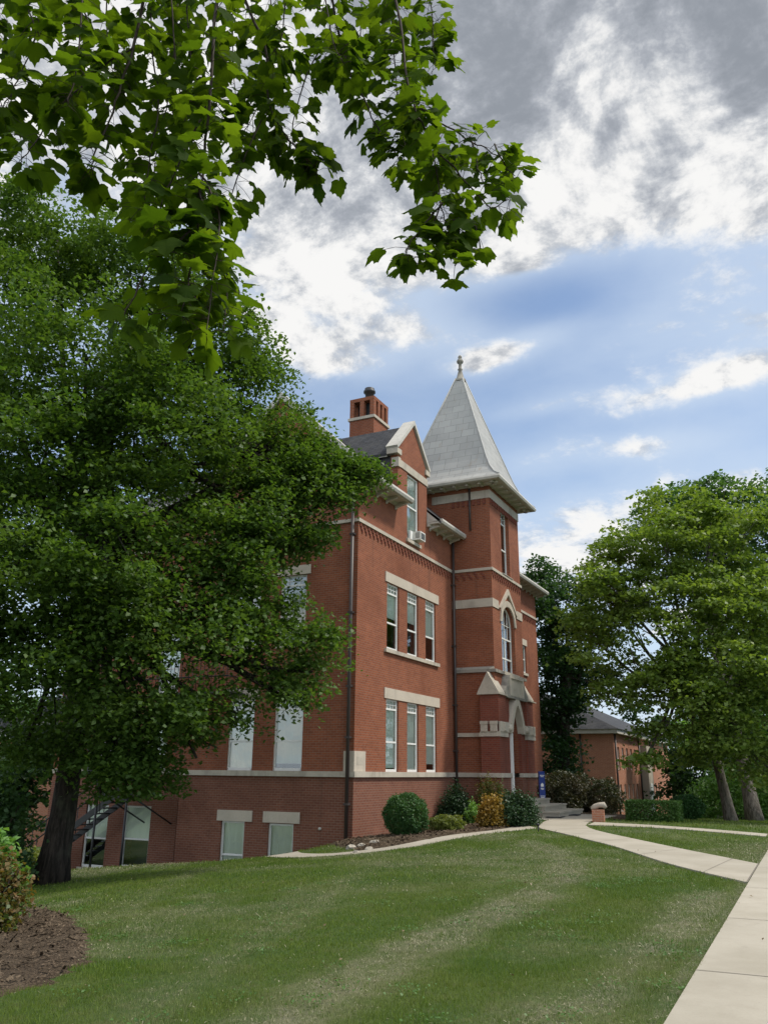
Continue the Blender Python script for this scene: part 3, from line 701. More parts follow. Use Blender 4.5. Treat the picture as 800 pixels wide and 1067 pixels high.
for u in (GS0, GS1):                                  # kneeler stones
    fbox(mb, FO, u-.2, u+.2, GZ-.18, GZ+.04, -.4, .07)
fbox(mb, FO, GS0-.03, GS1+.03, 12.9, 13.2, -.2, .035)
for u in (GS0, ): fbox(mb, FO, u-.06, u+.14, 12.86, 13.24, -.25, .06)
mb.build_each('gable_stone', 'stone', HALL)
# --- south side: projecting gabled pavilion, then a recessed rear part
PAV = 6.85
SR = (Vector((0, .4, 0)), Vector((-1, 0, 0)), Vector((0, -1, 0)))
s1 = [O(3.86, 4.92, 1.60, 3.98), O(1.92, 3.06, 1.60, 3.98)]; s2 = [O(3.86, 4.92, 5.73, 8.13), O(1.98, 3.06, 5.73, 8.13)]; s3 = [O(3.0, 3.9, 10.1, 12.2)]
APA, APZ = 3.42, 15.05
wall(SO, (0, PAV), (ZB1, EAVE), s1+s2+[O(3.0, 3.9, 10.1, 12.2, notop=1)], 'brick')
mb = MB()
for (u0, u1, z0, z1) in ((.0, 3.0, EAVE, 12.2), (3.9, PAV, EAVE, 12.2)):
    lim = lambda z: (APA-(APZ-z)/.93, APA+(APZ-z)/.93)
    a0, b0 = max(0, lim(z0)[0]), min(PAV, lim(z0)[1]); a1, b1 = max(0, lim(z1)[0]), min(PAV, lim(z1)[1])
    if u0 < 1: P = [(a0, z0), (u1, z0), (u1, z1), (a1, z1)]
    else: P = [(u0, z0), (b0, z0), (b1, z1), (u0, z1)]
    mb.face([pl(SO, *q) for q in P], SO[2])
mb.face([pl(SO, max(0, lim(12.2)[0]), 12.2), pl(SO, min(PAV, lim(12.2)[1]), 12.2), pl(SO, APA, APZ)], SO[2])
mb.build('gable', 'brick', HALL)
coping(SO, -.35, EAVE+.2, APA, APZ+.02, PAV+.35, EAVE+.2, -.3, .1, .2, 'cornice')
bas = [O(4.02, 4.97, -1.62, .0), O(2.13, 3.10, -1.3, -.02)]
wall(SO, (0, PAV), (-2.8, ZB0), bas, 'brick_base')
bas2 = [O(8.35, 9.6, -1.72, .35), O(10.35, 11.45, -1.80, .35)]
wall(SR, (PAV, DEPTH), (-3.2, ZB0), bas2, 'brick_base')
r1 = [O(7.9, 8.9, 1.6, 3.98), O(10.2, 11.3, 1.6, 3.98), O(7.6, 8.6, 4.3, 6.5), O(10.2, 11.3, 5.73, 8.1)]
wall(SR, (PAV, DEPTH), (ZB1, EAVE), r1, 'brick')
for k, o in enumerate(s1): window(SO, o, .42, cols=4, rows=2, blind=(.99, .93)[k], rail=.48)
for o in s2: window(SO, o, .36, blind=.95, rail=.47)
window(SO, s3[0], 0, blind=.4)
for k, o in enumerate(bas): window(SO, o, 0, rail=(.36, .02)[k], blind=(1.0, .9)[k], dep=.07)
for o in bas2: window(SR, o, 0, rail=.46, blind=.55, dep=.07)
for o in r1: window(SR, o, .3, rail=.47, blind=.8)
# return of the pavilion, rear and north walls
mb = MB(); mb.box(-PAV, -PAV+.02, 0, .4, -2.8, EAVE); mb.build('wall', 'brick', HALL)
mb = MB()
mb.face([(0, LEN, -2), (-DEPTH, LEN, -2), (-DEPTH, LEN, EAVE), (0, LEN, EAVE)], (0, 1, 0)); mb.face([(-DEPTH, .4, -3.5), (-DEPTH, LEN, -3.5), (-DEPTH, LEN, EAVE), (-DEPTH, .4, EAVE)], (-1, 0, 0))
mb.face([(0, LEN, EAVE), (-PAV, LEN, EAVE), (-APA, LEN, APZ)], (0, 1, 0))
mb.build('wall', 'brick', HALL)
# --- lintels and sills
mb = MB()
for o in (f1, f2):
    fbox(mb, FO, 2.08, 6.95, o[0]['z1']+.002, o[0]['z1']+.36, -.19, .035)
for o in s1+s2: fbox(mb, SO, o['u0']-.15, o['u1']+.15, o['z1']+.002, o['z1']+.33, -.19, .03)
for a, b in ((3.72, 5.12), (1.9, 3.28)): fbox(mb, SO, a, b, .002, .34, -.19, .045)
for o in w1: fbox(mb, FO, o['u0']-.12, o['u1']+.12, o['z1']+.002, o['z1']+.32, -.19, .04)
mb.build_each('lintel', 'stone_lintel', HALL)
mb = MB()
fbox(mb, FO, 2.05, 6.88, 5.60, 5.728, -.14, .09)
for o in s2: fbox(mb, SO, o['u0']-.1, o['u1']+.1, 5.60, 5.728, -.14, .07)
for o in w1: fbox(mb, FO, o['u0']-.08, o['u1']+.08, o['z0']-.13, o['z0']-.002, -.14, .07)
for o in bas2: fbox(mb, SR, o['u0']-.1, o['u1']+.1, o['z0']-.13, o['z0']-.002, -.14, .08)
fbox(mb, FO, 3.85, 5.15, 10.05, 10.178, -.14, .08)
mb.build_each('sill', 'stone', HALL)
# --- string courses
TW0, TW1, TP_ = 8.55, 12.55, 1.78      # the tower: s range and how far it stands out
def course(z0, z1, d, mt, tower=True, main=True, name='string_course', tfront=True):
    mb = MB()
    if main:
        mb.box(-.01, d, -d, TW0-.002, z0, z1); mb.box(-.01, d, TW1+.002, LEN+d, z0, z1)
        mb.box(-PAV, -.0102, -d, .01, z0, z1); mb.box(-DEPTH, -PAV-.002, .4-d, .41, z0, z1)
    if tower:
        mb.box(d+.001, TP_+d, TW0-d, TW0+.01, z0, z1); mb.box(d+.001, TP_+d, TW1-.01, TW1+d, z0, z1)
        if tfront: mb.box(TP_-.01, TP_+d, TW0+.011, TW1-.011, z0, z1)
    return mb.build_each(name, mt, HALL)
course(ZB0, ZB1, .085, 'stone', name='water_table', tfront=False)
course(9.78, 9.90, .06, 'stone')
# corner stone
mb = MB(); mb.box(-.36, .03, -.03, .74, 1.602, 2.22); mb.build('cornerstone', 'stone_lintel', HALL)
mb = MB(); fbox(mb, FO, .12, .6, 1.8, 2.05, .028, .034); mb.build('date_panel', 'stone', HALL)
# corbelled brick teeth under the upper course
mb = MB(); u = .1
def teeth(fr, u0, u1, zt, step=.3):
    u = u0
    while u < u1-.2:
        for k in range(3): fbox(mb, fr, u+.07*k, u+.07*k+.075, zt-.12-.1*k, zt-.01-.1*k, -.01, .035)
        u += step
teeth(FO, .1, TW0-.1, 9.76); teeth(FO, TW1+.1, LEN, 9.76)
TF = (Vector((TP_, 0, 0)), Vector((0, 1, 0)), Vector((1, 0, 0))); TS = (Vector((0, TW0, 0)), Vector((1, 0, 0)), Vector((0, -1, 0))); TN = (Vector((0, TW1, 0)), Vector((1, 0, 0)), Vector((0, 1, 0)))
teeth(TF, TW0+.05, TW1-.05, 9.76); teeth(TS, .1, TP_, 9.76)
mb.build('brick_corbels', 'brick_dark', HALL)
# --- eaves: gutter, soffit and brackets
def eave(fr, u0, u1, z=EAVE, o=.66, zs=.0, name='cornice', endc=True):
    mb = MB()
    prof = [(-.02, z-.12), (.10, z-.12), (.14, z-.02), (o-.14, z-.02), (o-.10, z-.07), (o, z-.03), (o+.04, z+.06), (o+.02, z+.15), (o-.12, z+.15), (o-.12, z+.06), (-.02, z+.06)]
    poly = [pl(fr, u0, q[1], q[0]) for q in prof]
    mb.prism(poly, fr[1]*(u1-u0))
    ob = mb.build(name, 'cornice', HALL)
    mb = MB(); n = max(2, int((u1-u0)/.62))
    for i in range(n):
        u = u0+.22+(u1-u0-.44)*i/(n-1)
        mb.prism([pl(fr, u-.055, z-.024, .02), pl(fr, u-.055, z-.024, o-.2), pl(fr, u-.055, z-.12, o-.2), pl(fr, u-.055, z-.20, .1), pl(fr, u-.055, z-.26, .02)], fr[1]*.11)
    mb.build_each('bracket', 'cornice', ob)
eave(FO, -.45, GS0-.02); eave(FO, GS1+.02, TW0-.02); eave(FO, TW1+.02, LEN+.5)
eave(SR, PAV+.02, DEPTH+.4)
mb = MB(); eave(SO, -.42, .55, o=.30); eave(SO, PAV-.55, PAV+.42, o=.30)
# --- roofs
mb = MB(); th = Vector((0, 0, -.1)); s_ = (APZ-EAVE-.1)/APA
ez = EAVE+.12-.0; px_e = .62; zr = APZ+.03; pz = zr-(px_e+APA)*.925
def roofslab(poly, n): mb.prism(poly, th)
pm = -.34; zm = zr-(pm+APA)*.925
roofslab([(pm, -.02, zm), (pm, TW0, zm), (-APA, TW0, zr), (-APA, -.02, zr)], 0)
roofslab([(px_e, -.02, pz), (px_e, GS0-.004, pz), (pm, GS0-.004, zm), (pm, -.02, zm)], 0)
roofslab([(px_e, GS1+.004, pz), (px_e, TW0, pz), (pm, TW0, zm), (pm, GS1+.004, zm)], 0)
roofslab([(px_e, TW1, pz), (px_e, LEN+.35, pz), (-APA, LEN+.35, zr), (-APA, TW1, zr)], 0)
roofslab([(-.1, TW0+.003, zr-(APA-.1)*.925), (-.1, TW1-.003, zr-(APA-.1)*.925), (-APA, TW1-.003, zr), (-APA, TW0+.003, zr)], 0)
roofslab([(-APA-.003, -.02, zr), (-APA-.003, LEN+.35, zr), (-PAV-.6, LEN+.35, pz), (-PAV-.6, -.02, pz)], 0)
# rear hip
rb = [(-PAV+.3, .1, 11.42), (-DEPTH-.5, .1, 11.42), (-DEPTH-.5, LEN+.35, 11.42), (-PAV+.3, LEN+.35, 11.42)]
t0, t1 = (-10.1, 3.6, 14.0), (-10.1, LEN-3, 14.0)
mb.face([rb[0], rb[1], t0], (0, -1, 1)); mb.face([rb[1], rb[2], t1, t0], (-1, 0, 1)); mb.face([rb[2], rb[3], t1], (0, 1, 1)); mb.face([rb[3], rb[0], t0, t1], (1, 0, 1))
# dormer roof running back to the ridge
for u in (GS0-.034, GS1+.004):
    e_ = MB(); e_.prism([(px_e-.01, u, pz-.02), (pm, u, zm-.02), (pm, u, EAVE), (px_e-.01, u, EAVE+.1)], (0, .03, 0)); e_.build('verge_board', 'cornice', HALL)
dz = GZ+.02; dr = GA+.01
for sg, u in ((-1, GS0-.12), (1, GS1+.12)):
    pe = dz-.12*(dr-dz)/(mid-GS0)
    mb.prism([(-.06, u, pe), (-.06, mid+sg*.002, dr), (-APA, mid+sg*.002, dr), (-(pz+px_e*.925-pe)/.925*-1 if False else -(APA-(zr-pe)/.925), u, pe)], (0, 0, -.09))
mb.build('roof', 'slate', HALL)
mb = MB()                                             # slate hung cheeks and their white fascia
for u, sg in ((GS0+.01, -1), (GS1-.01, 1)):
    p1 = -(APA-(zr-dz)/.925)
    mb.piece(); mb.face([(-.3, u, zr-(APA-.3)*.925-.2), (-.3, u, dz-.02), (p1, u, dz-.02)], (0, sg, 0))
mb.build_each('dormer_cheek', 'slate', HALL)
mb = MB()
for u in (GS0-.1, GS1+.06): mb.box(-.42, -(APA-(zr-dz)/.925)+.25, u, u+.05, dz-.26, dz-.13)
mb.build_each('fascia', 'cornice', HALL)
# --- chimney
CH = dict(p0=-3.55, p1=-2.35, s0=5.55, s1=6.95)
def chimney():
    p0, p1, s0, s1 = CH['p0'], CH['p1'], CH['s0'], CH['s1']; zt = CH['zt']
    mb = MB(); mb.box(p0, p1, s0, s1, 13.5, zt-1.05); 
    ob = mb.build('chimney', 'brick', HALL)
    mb = MB(); mb.box(p0-.06, p1+.06, s0-.06, s1+.06, zt-1.048, zt-.92); mb.build('band', 'stone', ob)
    mb = MB(); w = .2
    xs = [p0, (p0+p1)/2-w/2, p1-w]; ys = [s0, s0+(s1-s0-w)/3, s0+2*(s1-s0-w)/3, s1-w]
    for i, x in enumerate(xs):
        for j, y in enumerate(ys):
            if i in (0, 2) or j in (0, 3): mb.box(x, x+w, y, y+w, zt-.918, zt-.17)
    mb.box(p0-.004, p1+.004, s0-.004, s1+.004, zt-.168, zt); mb.build('chimney_cap', 'brick', ob)
    mb = MB(); mb.box(p0+.3, p1-.3, s0+.3, s1-.3, zt-.917, zt-.169); mb.build('liner', 'flue', ob)
    mb = MB(); mb.lathe(((p0+p1)/2, (s0+s1)/2, zt), [(.19, -.01), (.19, .5), (.27, .53), (.27, .62), (.22, .64), (.22, .74), (0, .74)], 14); mb.build('flue_pot', 'flue', ob)
CH['zt'] = 17.42
chimney()
# --- the tower
tb = 1.8
top = O(9.98, 11.12, 9.93, 12.92); arw = O(9.62, 11.42, 5.66, 8.52, zs=7.75, kind='round'); door = O(9.85, 11.35, .55, 4.35, zs=3.2, kind='pointed')
ZT = 13.75
wall(TF, (TW0, TW1), (ZB1, ZT), [top, arw, door], 'brick', reveal=.35)
wall(TF, (TW0, TW1), (-1, ZB0), [O(9.85, 11.35, .55, 1.6, notop=1)], 'brick_base', reveal=.35)
wall(TS, (-2.2, 0, TP_), (ZB1, EAVE-1, ZT), [], 'brick', keep=lambda u, z: u > 0 or z > EAVE-1)
wall(TS, (0, TP_), (-1, ZB0), [], 'brick_base')
wall(TN, (-2.2, 0, TP_), (ZB1, EAVE-1, ZT), [], 'brick', keep=lambda u, z: u > 0 or z > EAVE-1)
wall(TN, (0, TP_), (-1, ZB0), [], 'brick_base')
mb = MB(); mb.face([(-2.2, TW0, EAVE-1), (-2.2, TW1, EAVE-1), (-2.2, TW1, ZT), (-2.2, TW0, ZT)], (-1, 0, 0)); mb.build('wall', 'brick', HALL)
window(TF, top, .55, cols=3, rows=2, rail=.5, blind=0, dep=.16)
window(TF, arw, .62, cols=4, rows=2, rail=.42, blind=.0, dep=.16, mull=1)
mb = MB()                                             # broad bands of stone
for fr, a, b in ((TF, TW0-.03, TW1+.03), (TS, -.9, TP_-.0), (TN, -.9, TP_-.0)): fbox(mb, fr, a, b, 13.0, 13.36, -.02, .032)
for a, b in ((TW0-.03, 9.30), (11.75, TW1+.03)): fbox(mb, TF, a, b, 8.22, 8.58, -.02, .032)
fbox(mb, TS, .002, TP_, 8.22, 8.58, -.02, .031)
mb.build_each('stone_band', 'stone', HALL)
mb = MB()                                             # pointed hood over the arched window
c0, zz = 10.52, 7.95
P = arch_pts(dict(u0=9.45, u1=11.59, z0=5.6, z1=8.78, zs=7.75, kind='round'), 16); Q = arch_pts(dict(arw), 16)
for i in range(16): mb.prism([pl(TF, *P[i], -.02), pl(TF, *P[i+1], -.02), pl(TF, *Q[i+1], -.02), pl(TF, *Q[i], -.02)], (.08, 0, 0))
mb.prism([pl(TF, 9.3, 8.3, -.01), pl(TF, 9.45, 8.3, -.01), pl(TF, c0, 9.08, -.01), pl(TF, 11.59, 8.3, -.01), pl(TF, 11.74, 8.3, -.01), pl(TF, c0, 9.32, -.01)][:3]+[pl(TF, c0, 9.32, -.01)], (.10, 0, 0))
mb.prism([pl(TF, c0, 9.08, -.01), pl(TF, 11.59, 8.3, -.01), pl(TF, 11.74, 8.3, -.01), pl(TF, c0, 9.32, -.01)], (.10, 0, 0))
mb.build('window_hood', 'stone', HALL)
mb = MB(); fbox(mb, TF, 9.5, 11.55, 5.52, 5.655, -.2, .12); fbox(mb, TF, 9.85, 11.25, 9.902, 9.928, -.2, .09); mb.build_each('sill', 'stone', HALL)
mb = MB()                                             # dentils below the upper band
for fr, a, b in ((TF, TW0, TW1), (TS, 0, TP_)):
    u = a+.05
    while u < b-.12: fbox(mb, fr, u, u+.11, 12.74, 12.99, -.01, .04); u += .24
mb.build_each('brick_dentil', 'brick_dark', HALL)
mb = MB(); mb.box(.09, TP_+.1, TW0-.1, TW0+.01, 5.52, 5.64); mb.box(.09, TP_+.1, TW1-.01, TW1+.1, 5.52, 5.64); mb.box(TP_-.01, TP_+.1, TW0+.011, 9.48, 5.52, 5.64); mb.box(TP_-.01, TP_+.1, 11.57, TW1-.011, 5.52, 5.64)
mb.prism([(.09, TW0-.1, 5.642), (.09, TW0+.01, 5.642), (.09, TW0-.005, 5.75)], (TP_-.09, 0, 0))
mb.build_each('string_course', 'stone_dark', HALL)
mb = MB(); mb.box(.09, 1.2, TW0-.08, TW0+.01, 2.97, 3.12); mb.build_each('string_course', 'stone', HALL)
# tower cornice
def tower_cornice():
    mb = MB(); o = .68; z = 13.58
    x0, x1, y0, y1 = -2.2-o, TP_+o, TW0-o, TW1+o
    ring = lambda e, z_: [(x0-e, y0-e, z_), (x1+e, y0-e, z_), (x1+e, y1+e, z_), (x0-e, y1+e, z_)]
    lv = [(-o-.05, z-.02), (-o+.10, z-.02), (-o+.14, z+.05), (-.12, z+.05), (-.08, z), (.02, z+.03), (.06, z+.12), (.03, z+.2), (-.25, z+.22)]
    for (e0, z0), (e1, z1) in zip(lv[:-1], lv[1:]):
        A, B = ring(e0, z0), ring(e1, z1)
        for i in range(4):
            j = (i+1) % 4; c = Vector((-.2, 10.55, z+.08)); fm = (Vector(A[i])+Vector(A[j])+Vector(B[i])+Vector(B[j]))/4
            n = (fm-c); n = Vector((n.x, n.y, 0)).normalized()*(z1-z0)+Vector((0, 0, -1))*(e1-e0)
            mb.face([A[i], A[j], B[j], B[i]], n)
    ob = mb.build('cornice', 'cornice', HALL)
    mb = MB()
    for k in range(8):
        s = TW0-.3+(TW1-TW0+.6)*k/7; mb.box(TP_+.02, TP_+.5, s-.06, s+.06, z-.06, z+.052)
        p = -2.0+(TP_+2.3)*k/7; mb.box(p-.06, p+.06, TW0-.5, TW0-.02, z-.06, z+.052); mb.box(p-.06, p+.06, TW1+.02, TW1+.5, z-.06, z+.052)
    mb.build_each('bracket', 'cornice', ob)
    # spire with flared foot
    cx, cy = -.2, 10.55; mb = MB()
    lvl = [(2.66, 13.80), (2.36, 14.05), (2.08, 14.45), (1.86, 14.95), (.92, 17.75), (.17, 20.0)]
    lv = [[(cx-r, cy-r, z_), (cx+r, cy-r, z_), (cx+r, cy+r, z_), (cx-r, cy+r, z_)] for r, z_ in lvl]
    for A, B in zip(lv[:-1], lv[1:]):
        for i in range(4):
            j = (i+1) % 4; m = (Vector(A[i])+Vector(A[j]))/2-Vector((cx, cy, 0)); m.z = .6; mb.face([A[i], A[j], B[j], B[i]], m)
    sp = mb.build('spire', 'spire', HALL)
    mb = MB()
    for i in range(4): mb.tube([L_[i] for L_ in lv], .045, 6)
    mb.build('hip_rolls', 'lead', sp)
    mb = MB(); mb.lathe((cx, cy, 19.85), [(.27, 0), (.27, .12), (.2, .16), (.13, .45), (.085, .62), (.13, .68), (.08, .74), (.07, .98), (.15, 1.05), (.17, 1.13), (.13, 1.22), (.06, 1.27), (.10, 1.33), (.09, 1.4), (.0, 1.5)], 14)
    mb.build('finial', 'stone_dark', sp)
tower_cornice()
# --- porch of the tower
PF = 2.02; PR = (Vector((PF, 0, 0)), Vector((0, 1, 0)), Vector((1, 0, 0)))
def porch():
    bk, bb, st = MB(), MB(), MB()
    for s0, s1 in ((8.20, 9.15), (11.95, 12.90)):                   # clasping piers
        bk.box(1.25, PF, s0, s1, ZB1, 4.64); bb.box(1.25, PF, s0, s1, -.9, ZB0)
        st.box(1.19, PF+.075, s0-.075, s1+.075, ZB0+.002, ZB1-.002)
        st.box(1.2, PF+.06, s0-.06, s1+.06, 2.97, 3.11)
    bk.box(TP_+.002, PF-.1, 9.152, 9.848, ZB1, 4.64); bk.box(TP_+.002, PF-.1, 11.352, 11.948, ZB1, 4.64)
    bb.box(TP_+.002, PF-.1, 9.152, 9.848, -.9, ZB0); bb.box(TP_+.002, PF-.1, 11.352, 11.948, -.9, ZB0)
    st.box(TP_+.002, PF-.03, 9.228, 9.85, ZB0+.003, ZB1-.003); st.box(TP_+.002, PF-.03, 11.35, 11.872, ZB0+.003, ZB1-.003)
    bk.build_each('porch_pier', 'brick_dark', HALL); bb.build_each('porch_pier', 'brick_base', HALL); st.build_each('water_table', 'stone', HALL)
    # carved blocks half way up
    mb = MB()
    for s0, s1 in ((8.20, 9.15), (11.95, 12.90)):
        mb.box(1.23, PF+.05, s0-.05, s1+.05, 3.112, 3.16)
        for p in (1.28, 1.68): mb.box(p, p+.28, s0-.1, s0+.1, 3.16, 3.52); mb.box(p-.02, p+.30, s0-.12, s0+.1, 3.44, 3.56)
        mb.box(1.98, PF+.08, s0+.0, s1+.02, 3.162, 3.55); mb.box(PF+.05, PF+.14, s0+.35, s0+.65, 3.2, 3.5)
    for s0, s1 in ((9.152, 9.8), (11.4, 11.948)): mb.box(TP_, PF+.04, s0, s1, 3.164, 3.54)
    for s in (9.45, 11.72): mb.lathe((PF+.02, s, 3.2), [(.02, 0), (.13, .04), (.16, .14), (.12, .26), (.03, .32)], 10)
    mb.build_each('carved_stone', 'stone', HALL)
    # pointed stone arch
    P0 = arch_pts(dict(u0=9.62, u1=11.58, z0=.5, z1=4.72, zs=3.2, kind='pointed'), 18); Q0 = arch_pts(dict(u0=9.87, u1=11.33, z0=.5, z1=4.33, zs=3.2, kind='pointed'), 18); mb = MB()
    for i in range(18): mb.prism([pl(TF, *P0[i], .0), pl(TF, *P0[i+1], .0), pl(TF, *Q0[i+1], .0), pl(TF, *Q0[i], .0)], (PF-TP_+.05, 0, 0))
    mb.build('door_arch', 'stone_lintel', HALL)
    mb = MB(); mb.box(TP_-.25, PF+.0, 9.80, 9.93, .62, 3.2); mb.build('door_jamb', 'white', HALL)
    # gabled caps, panel and scrolls
    mb = MB()
    for s0, s1 in ((8.14, 8.95), (12.15, 12.96)):
        mb.prism([(1.17, s0, 4.642), (2.06, s0, 4.642), (2.06, s0, 4.70), (1.60, s0, 5.50), (1.17, s0, 4.70)], (0, s1-s0, 0))
        mb.box(1.15, 2.1, s0-.02, s1+.25, 4.60, 4.641)
    mb.build_each('gabled_cap', 'stone', HALL)
    mb = MB(); mb.box(TP_+.002, PF+.02, 9.62, 11.5, 4.66, 5.50)
    for (a, b, c, d) in ((9.62, 11.5, 5.38, 5.5), (9.62, 11.5, 4.66, 4.78), (9.62, 9.74, 4.78, 5.38), (11.38, 11.5, 4.78, 5.38)): mb.box(PF+.021, PF+.07, a, b, c, d)
    mb.build('stone_panel', 'stone', HALL)
    mb = MB()
    for sg, s in ((1, 9.61), (-1, 11.51)):
        pts = [(s, 4.66), (s-sg*.55, 4.66), (s-sg*.62, 4.78), (s-sg*.5, 4.92), (s-sg*.3, 5.05), (s-sg*.16, 5.3), (s-sg*.1, 5.44), (s, 5.46)]
        mb.prism([(TP_, u, z) for u, z in pts], (PF-TP_+.03, 0, 0))
    mb.box(TP_+.002, PF+.06, 9.16, 11.94, 4.56, 4.655)
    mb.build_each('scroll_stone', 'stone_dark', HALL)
    # door and its jamb deep in the arch
    mb = MB(); mb.box(TP_-1.3, TP_-1.24, 9.85, 11.35, .55, 3.4); ob = mb.build('door', 'wood', HALL)
    mb = MB()
    for s in (9.95, 10.65): mb.box(TP_-1.238, TP_-1.2, s, s+.6, 1.6, 3.1); mb.box(TP_-1.238, TP_-1.2, s, s+.6, .75, 1.4)
    mb.build_each('door_panel', 'wood', ob)
    mb = MB(); mb.lathe((TP_-1.16, 10.52, 1.5), [(0, -.04), (.035, -.02), (.035, .02), (0, .04)], 8); mb.build('handle', 'black_iron', ob)
    mb = MB()
    for u in (9.84, 11.355): mb.box(TP_-1.4, TP_-.36, u-.005, u+.005, .5, 4.4)
    mb.face([(TP_-1.35, 9.85, 3.4), (TP_-1.35, 11.35, 3.4), (TP_-1.35, 11.35, 4.4), (TP_-1.35, 9.85, 4.4)], (1, 0, 0)); mb.build('doorway_wall', 'brick_dark', HALL)
    # steps
    mb = MB()
    for k in range(3):
        z1 = .62-.2*k; x1 = 2.55+.62*(k+1)-.3
        mb.box(PF+.003 if k == 0 else x1-.62-.03, x1, 9.2-.25*k, 11.9+.25*k, -.25, z1-.062); mb.box(PF+.003 if k == 0 else x1-.62-.04, x1+.035, 9.17-.25*k, 11.93+.25*k, z1-.06, z1)
    mb.box(TP_-1.3, PF+.002, 9.852, 11.348, .3, .62)
    mb.build('porch_steps', 'concrete', HALL)
porch()
# --- downpipes
mb = MB(); mb.tube([(-.17, -.1, 11.2), (-.17, -.1, -.75)], .06, 10)
for z in (9.3, 6.6, 4.2, 2.6, .6): mb.box(-.26, -.08, -.17, 0, z, z+.06)
mb.build('downpipe', 'pipe', HALL)
mb = MB(); mb.tube([(.12, TW0-.14, 11.1), (.12, TW0-.14, -.3)], .055, 10)
for z in (9.2, 6.6, 4.2, 2.4, .6): mb.box(0, .19, TW0-.22, TW0-.06, z, z+.06)
mb.build('downpipe', 'pipe', HALL)
mb = MB(); mb.tube([(-PAV-.1, .28, 11.1), (-PAV-.1, .28, -1.9)], .07, 10)
mb.build('downpipe', 'pipe', HALL)
mb = MB(); mb.tube([(.9, TW0-.07, 13.5), (.9, TW0-.07, 11.6)], .045, 8); mb.build('downpipe', 'pipe', HALL)
mb = MB(); mb.lathe((-1.15, -.02, -.12), [(0, .05), (.05, .03), (.05, -.03), (0, -.05)], 8); mb.build('wall_vent', 'cornice', HALL)

# --- air conditioner in the dormer window
ac = empty('air_conditioner', (BX+.0, BY+4.78, 10.27), 'white window air conditioner hanging out of the dormer window sill', 'air conditioner')
mb = MB(); mb.box(-.1, .3, -.24, .24, 0, .34); mb.build('case', 'ac', ac)
mb = MB()
for k in range(9): mb.box(.301, .306, -.19, .19, .04+k*.029, .055+k*.029)
for k in range(5): mb.box(.08, .26, -.244, -.241, .08+k*.045, .1+k*.045)
mb.build('grille', 'vent', ac)
mb = MB(); mb.box(-.12, -.02, -.48, -.242, 0, .34); mb.box(-.12, -.02, .242, .3, 0, .34); mb.build_each('side_panel', 'white', ac)

# --- fire escape on the south side
FE = empty('fire_escape', (BX, BY, 0), 'black iron fire escape stair on the south wall behind the maple trunk', 'fire escape')
def flight(a0, z0, a1, z1, y0, y1):
    st = MB(); n = 14
    for y in (y0, y1):
        st.prism([(-a0, y, z0-.12), (-a0, y, z0+.12), (-a1, y, z1+.12), (-a1, y, z1-.12)], (0, .03, 0))
    st.build_each('stringer', 'black_iron', FE)
    tr = MB()
    for k in range(n):
        t = (k+.5)/n; a = a0+(a1-a0)*t; z = z0+(z1-z0)*t; tr.box(-a-.13, -a+.13, y0+.031, y1-.001, z, z+.03)
    tr.build_each('tread', 'black_iron', FE)
    rl = MB()
    for y in (y0, y1):
        for h in (.55, 1.0): rl.tube([(-a0, y+.015, z0+h), (-a1, y+.015, z1+h)], .022, 6)
        for k in range(8):
            t = k/7; a = a0+(a1-a0)*t; z = z0+(z1-z0)*t; rl.tube([(-a, y+.015, z), (-a, y+.015, z+1.0)], .016, 6)
    rl.build('handrail', 'black_iron', FE)
flight(13.1, -1.9, 8.7, .75, -1.05, -.25)
flight(8.2, .75, 11.9, 3.9, -2.0, -1.15)
def landing(a0, a1, z, y0, y1):
    mb = MB(); mb.box(-a1, -a0, y0, y1, z-.06, z); mb.build('platform', 'black_iron', FE)
    mb = MB()
    for h in (.5, 1.05): mb.tube([(-a1, y0, z+h), (-a0, y0, z+h)], .024, 6); mb.tube([(-a0, y0, z+h), (-a0, y1, z+h)], .024, 6)
    n = int((a1-a0)/.16)
    for k in range(n+1): a = a0+(a1-a0)*k/n; mb.tube([(-a, y0, z), (-a, y0, z+1.05)], .012, 5)
    mb.build('railing', 'black_iron', FE)
    mb = MB()
    for a in (a0+.1, a1-.1): mb.tube([(-a, y0+.45, z-.07), (-a, -.02 if a < PAV else .38, z-.95)], .03, 6)
    mb.build_each('bracket', 'black_iron', FE)
mb = MB(); mb.tube([(-7.35, -1.95, .7), (-7.35, -1.95, -2.2)], .04, 8); mb.tube([(-8.65, -1.95, .7), (-8.65, -1.95, -2.3)], .04, 8); mb.build_each('post', 'black_iron', FE)
landing(7.3, 8.7, .75, -2.0, -.1); landing(4.25, 12.6, 4.12, -1.15, -.05)

# ------------------------------------------------------------------ smaller things by the hall
mb = MB(); x, y = BX-7.4, BY-.35; z = g1(x, y); mb.box(x-.95, x+.95, y-.5, y+.28, z-.3, z+.12)
o = tag(mb.build('window_well_curb', 'stone_dark'), 'low weathered concrete curb at the foot of the south wall', 'curb')
def rock(px, py, r, label, group='stones at the corner of the hall', flat=.6, seed=1, mt='rock', base=None):
    q = gp(px, py) if base is None else np.array(base); rg = random.Random(seed); mb = MB(); n, m = 9, 5; V = []
    for j in range(m+1):
        th = math.pi*j/m
        for i in range(n):
            f = 2*math.pi*i/n; k = r*(.78+.42*rg.random()); V.append((q[0]+k*math.sin(th)*math.cos(f), q[1]+k*math.sin(th)*math.sin(f), q[2]+r*flat*.35+k*flat*math.cos(th)))
    for j in range(m):
        for i in range(n):
            i2 = (i+1) % n; mb.f.append((j*n+i, (j+1)*n+i, (j+1)*n+i2, j*n+i2)); mb.mi.append(0); mb.sm.append(False)
    mb.v = [Vector(v) for v in V]; return tag(mb.build('stone', mt), label, 'stone', group)
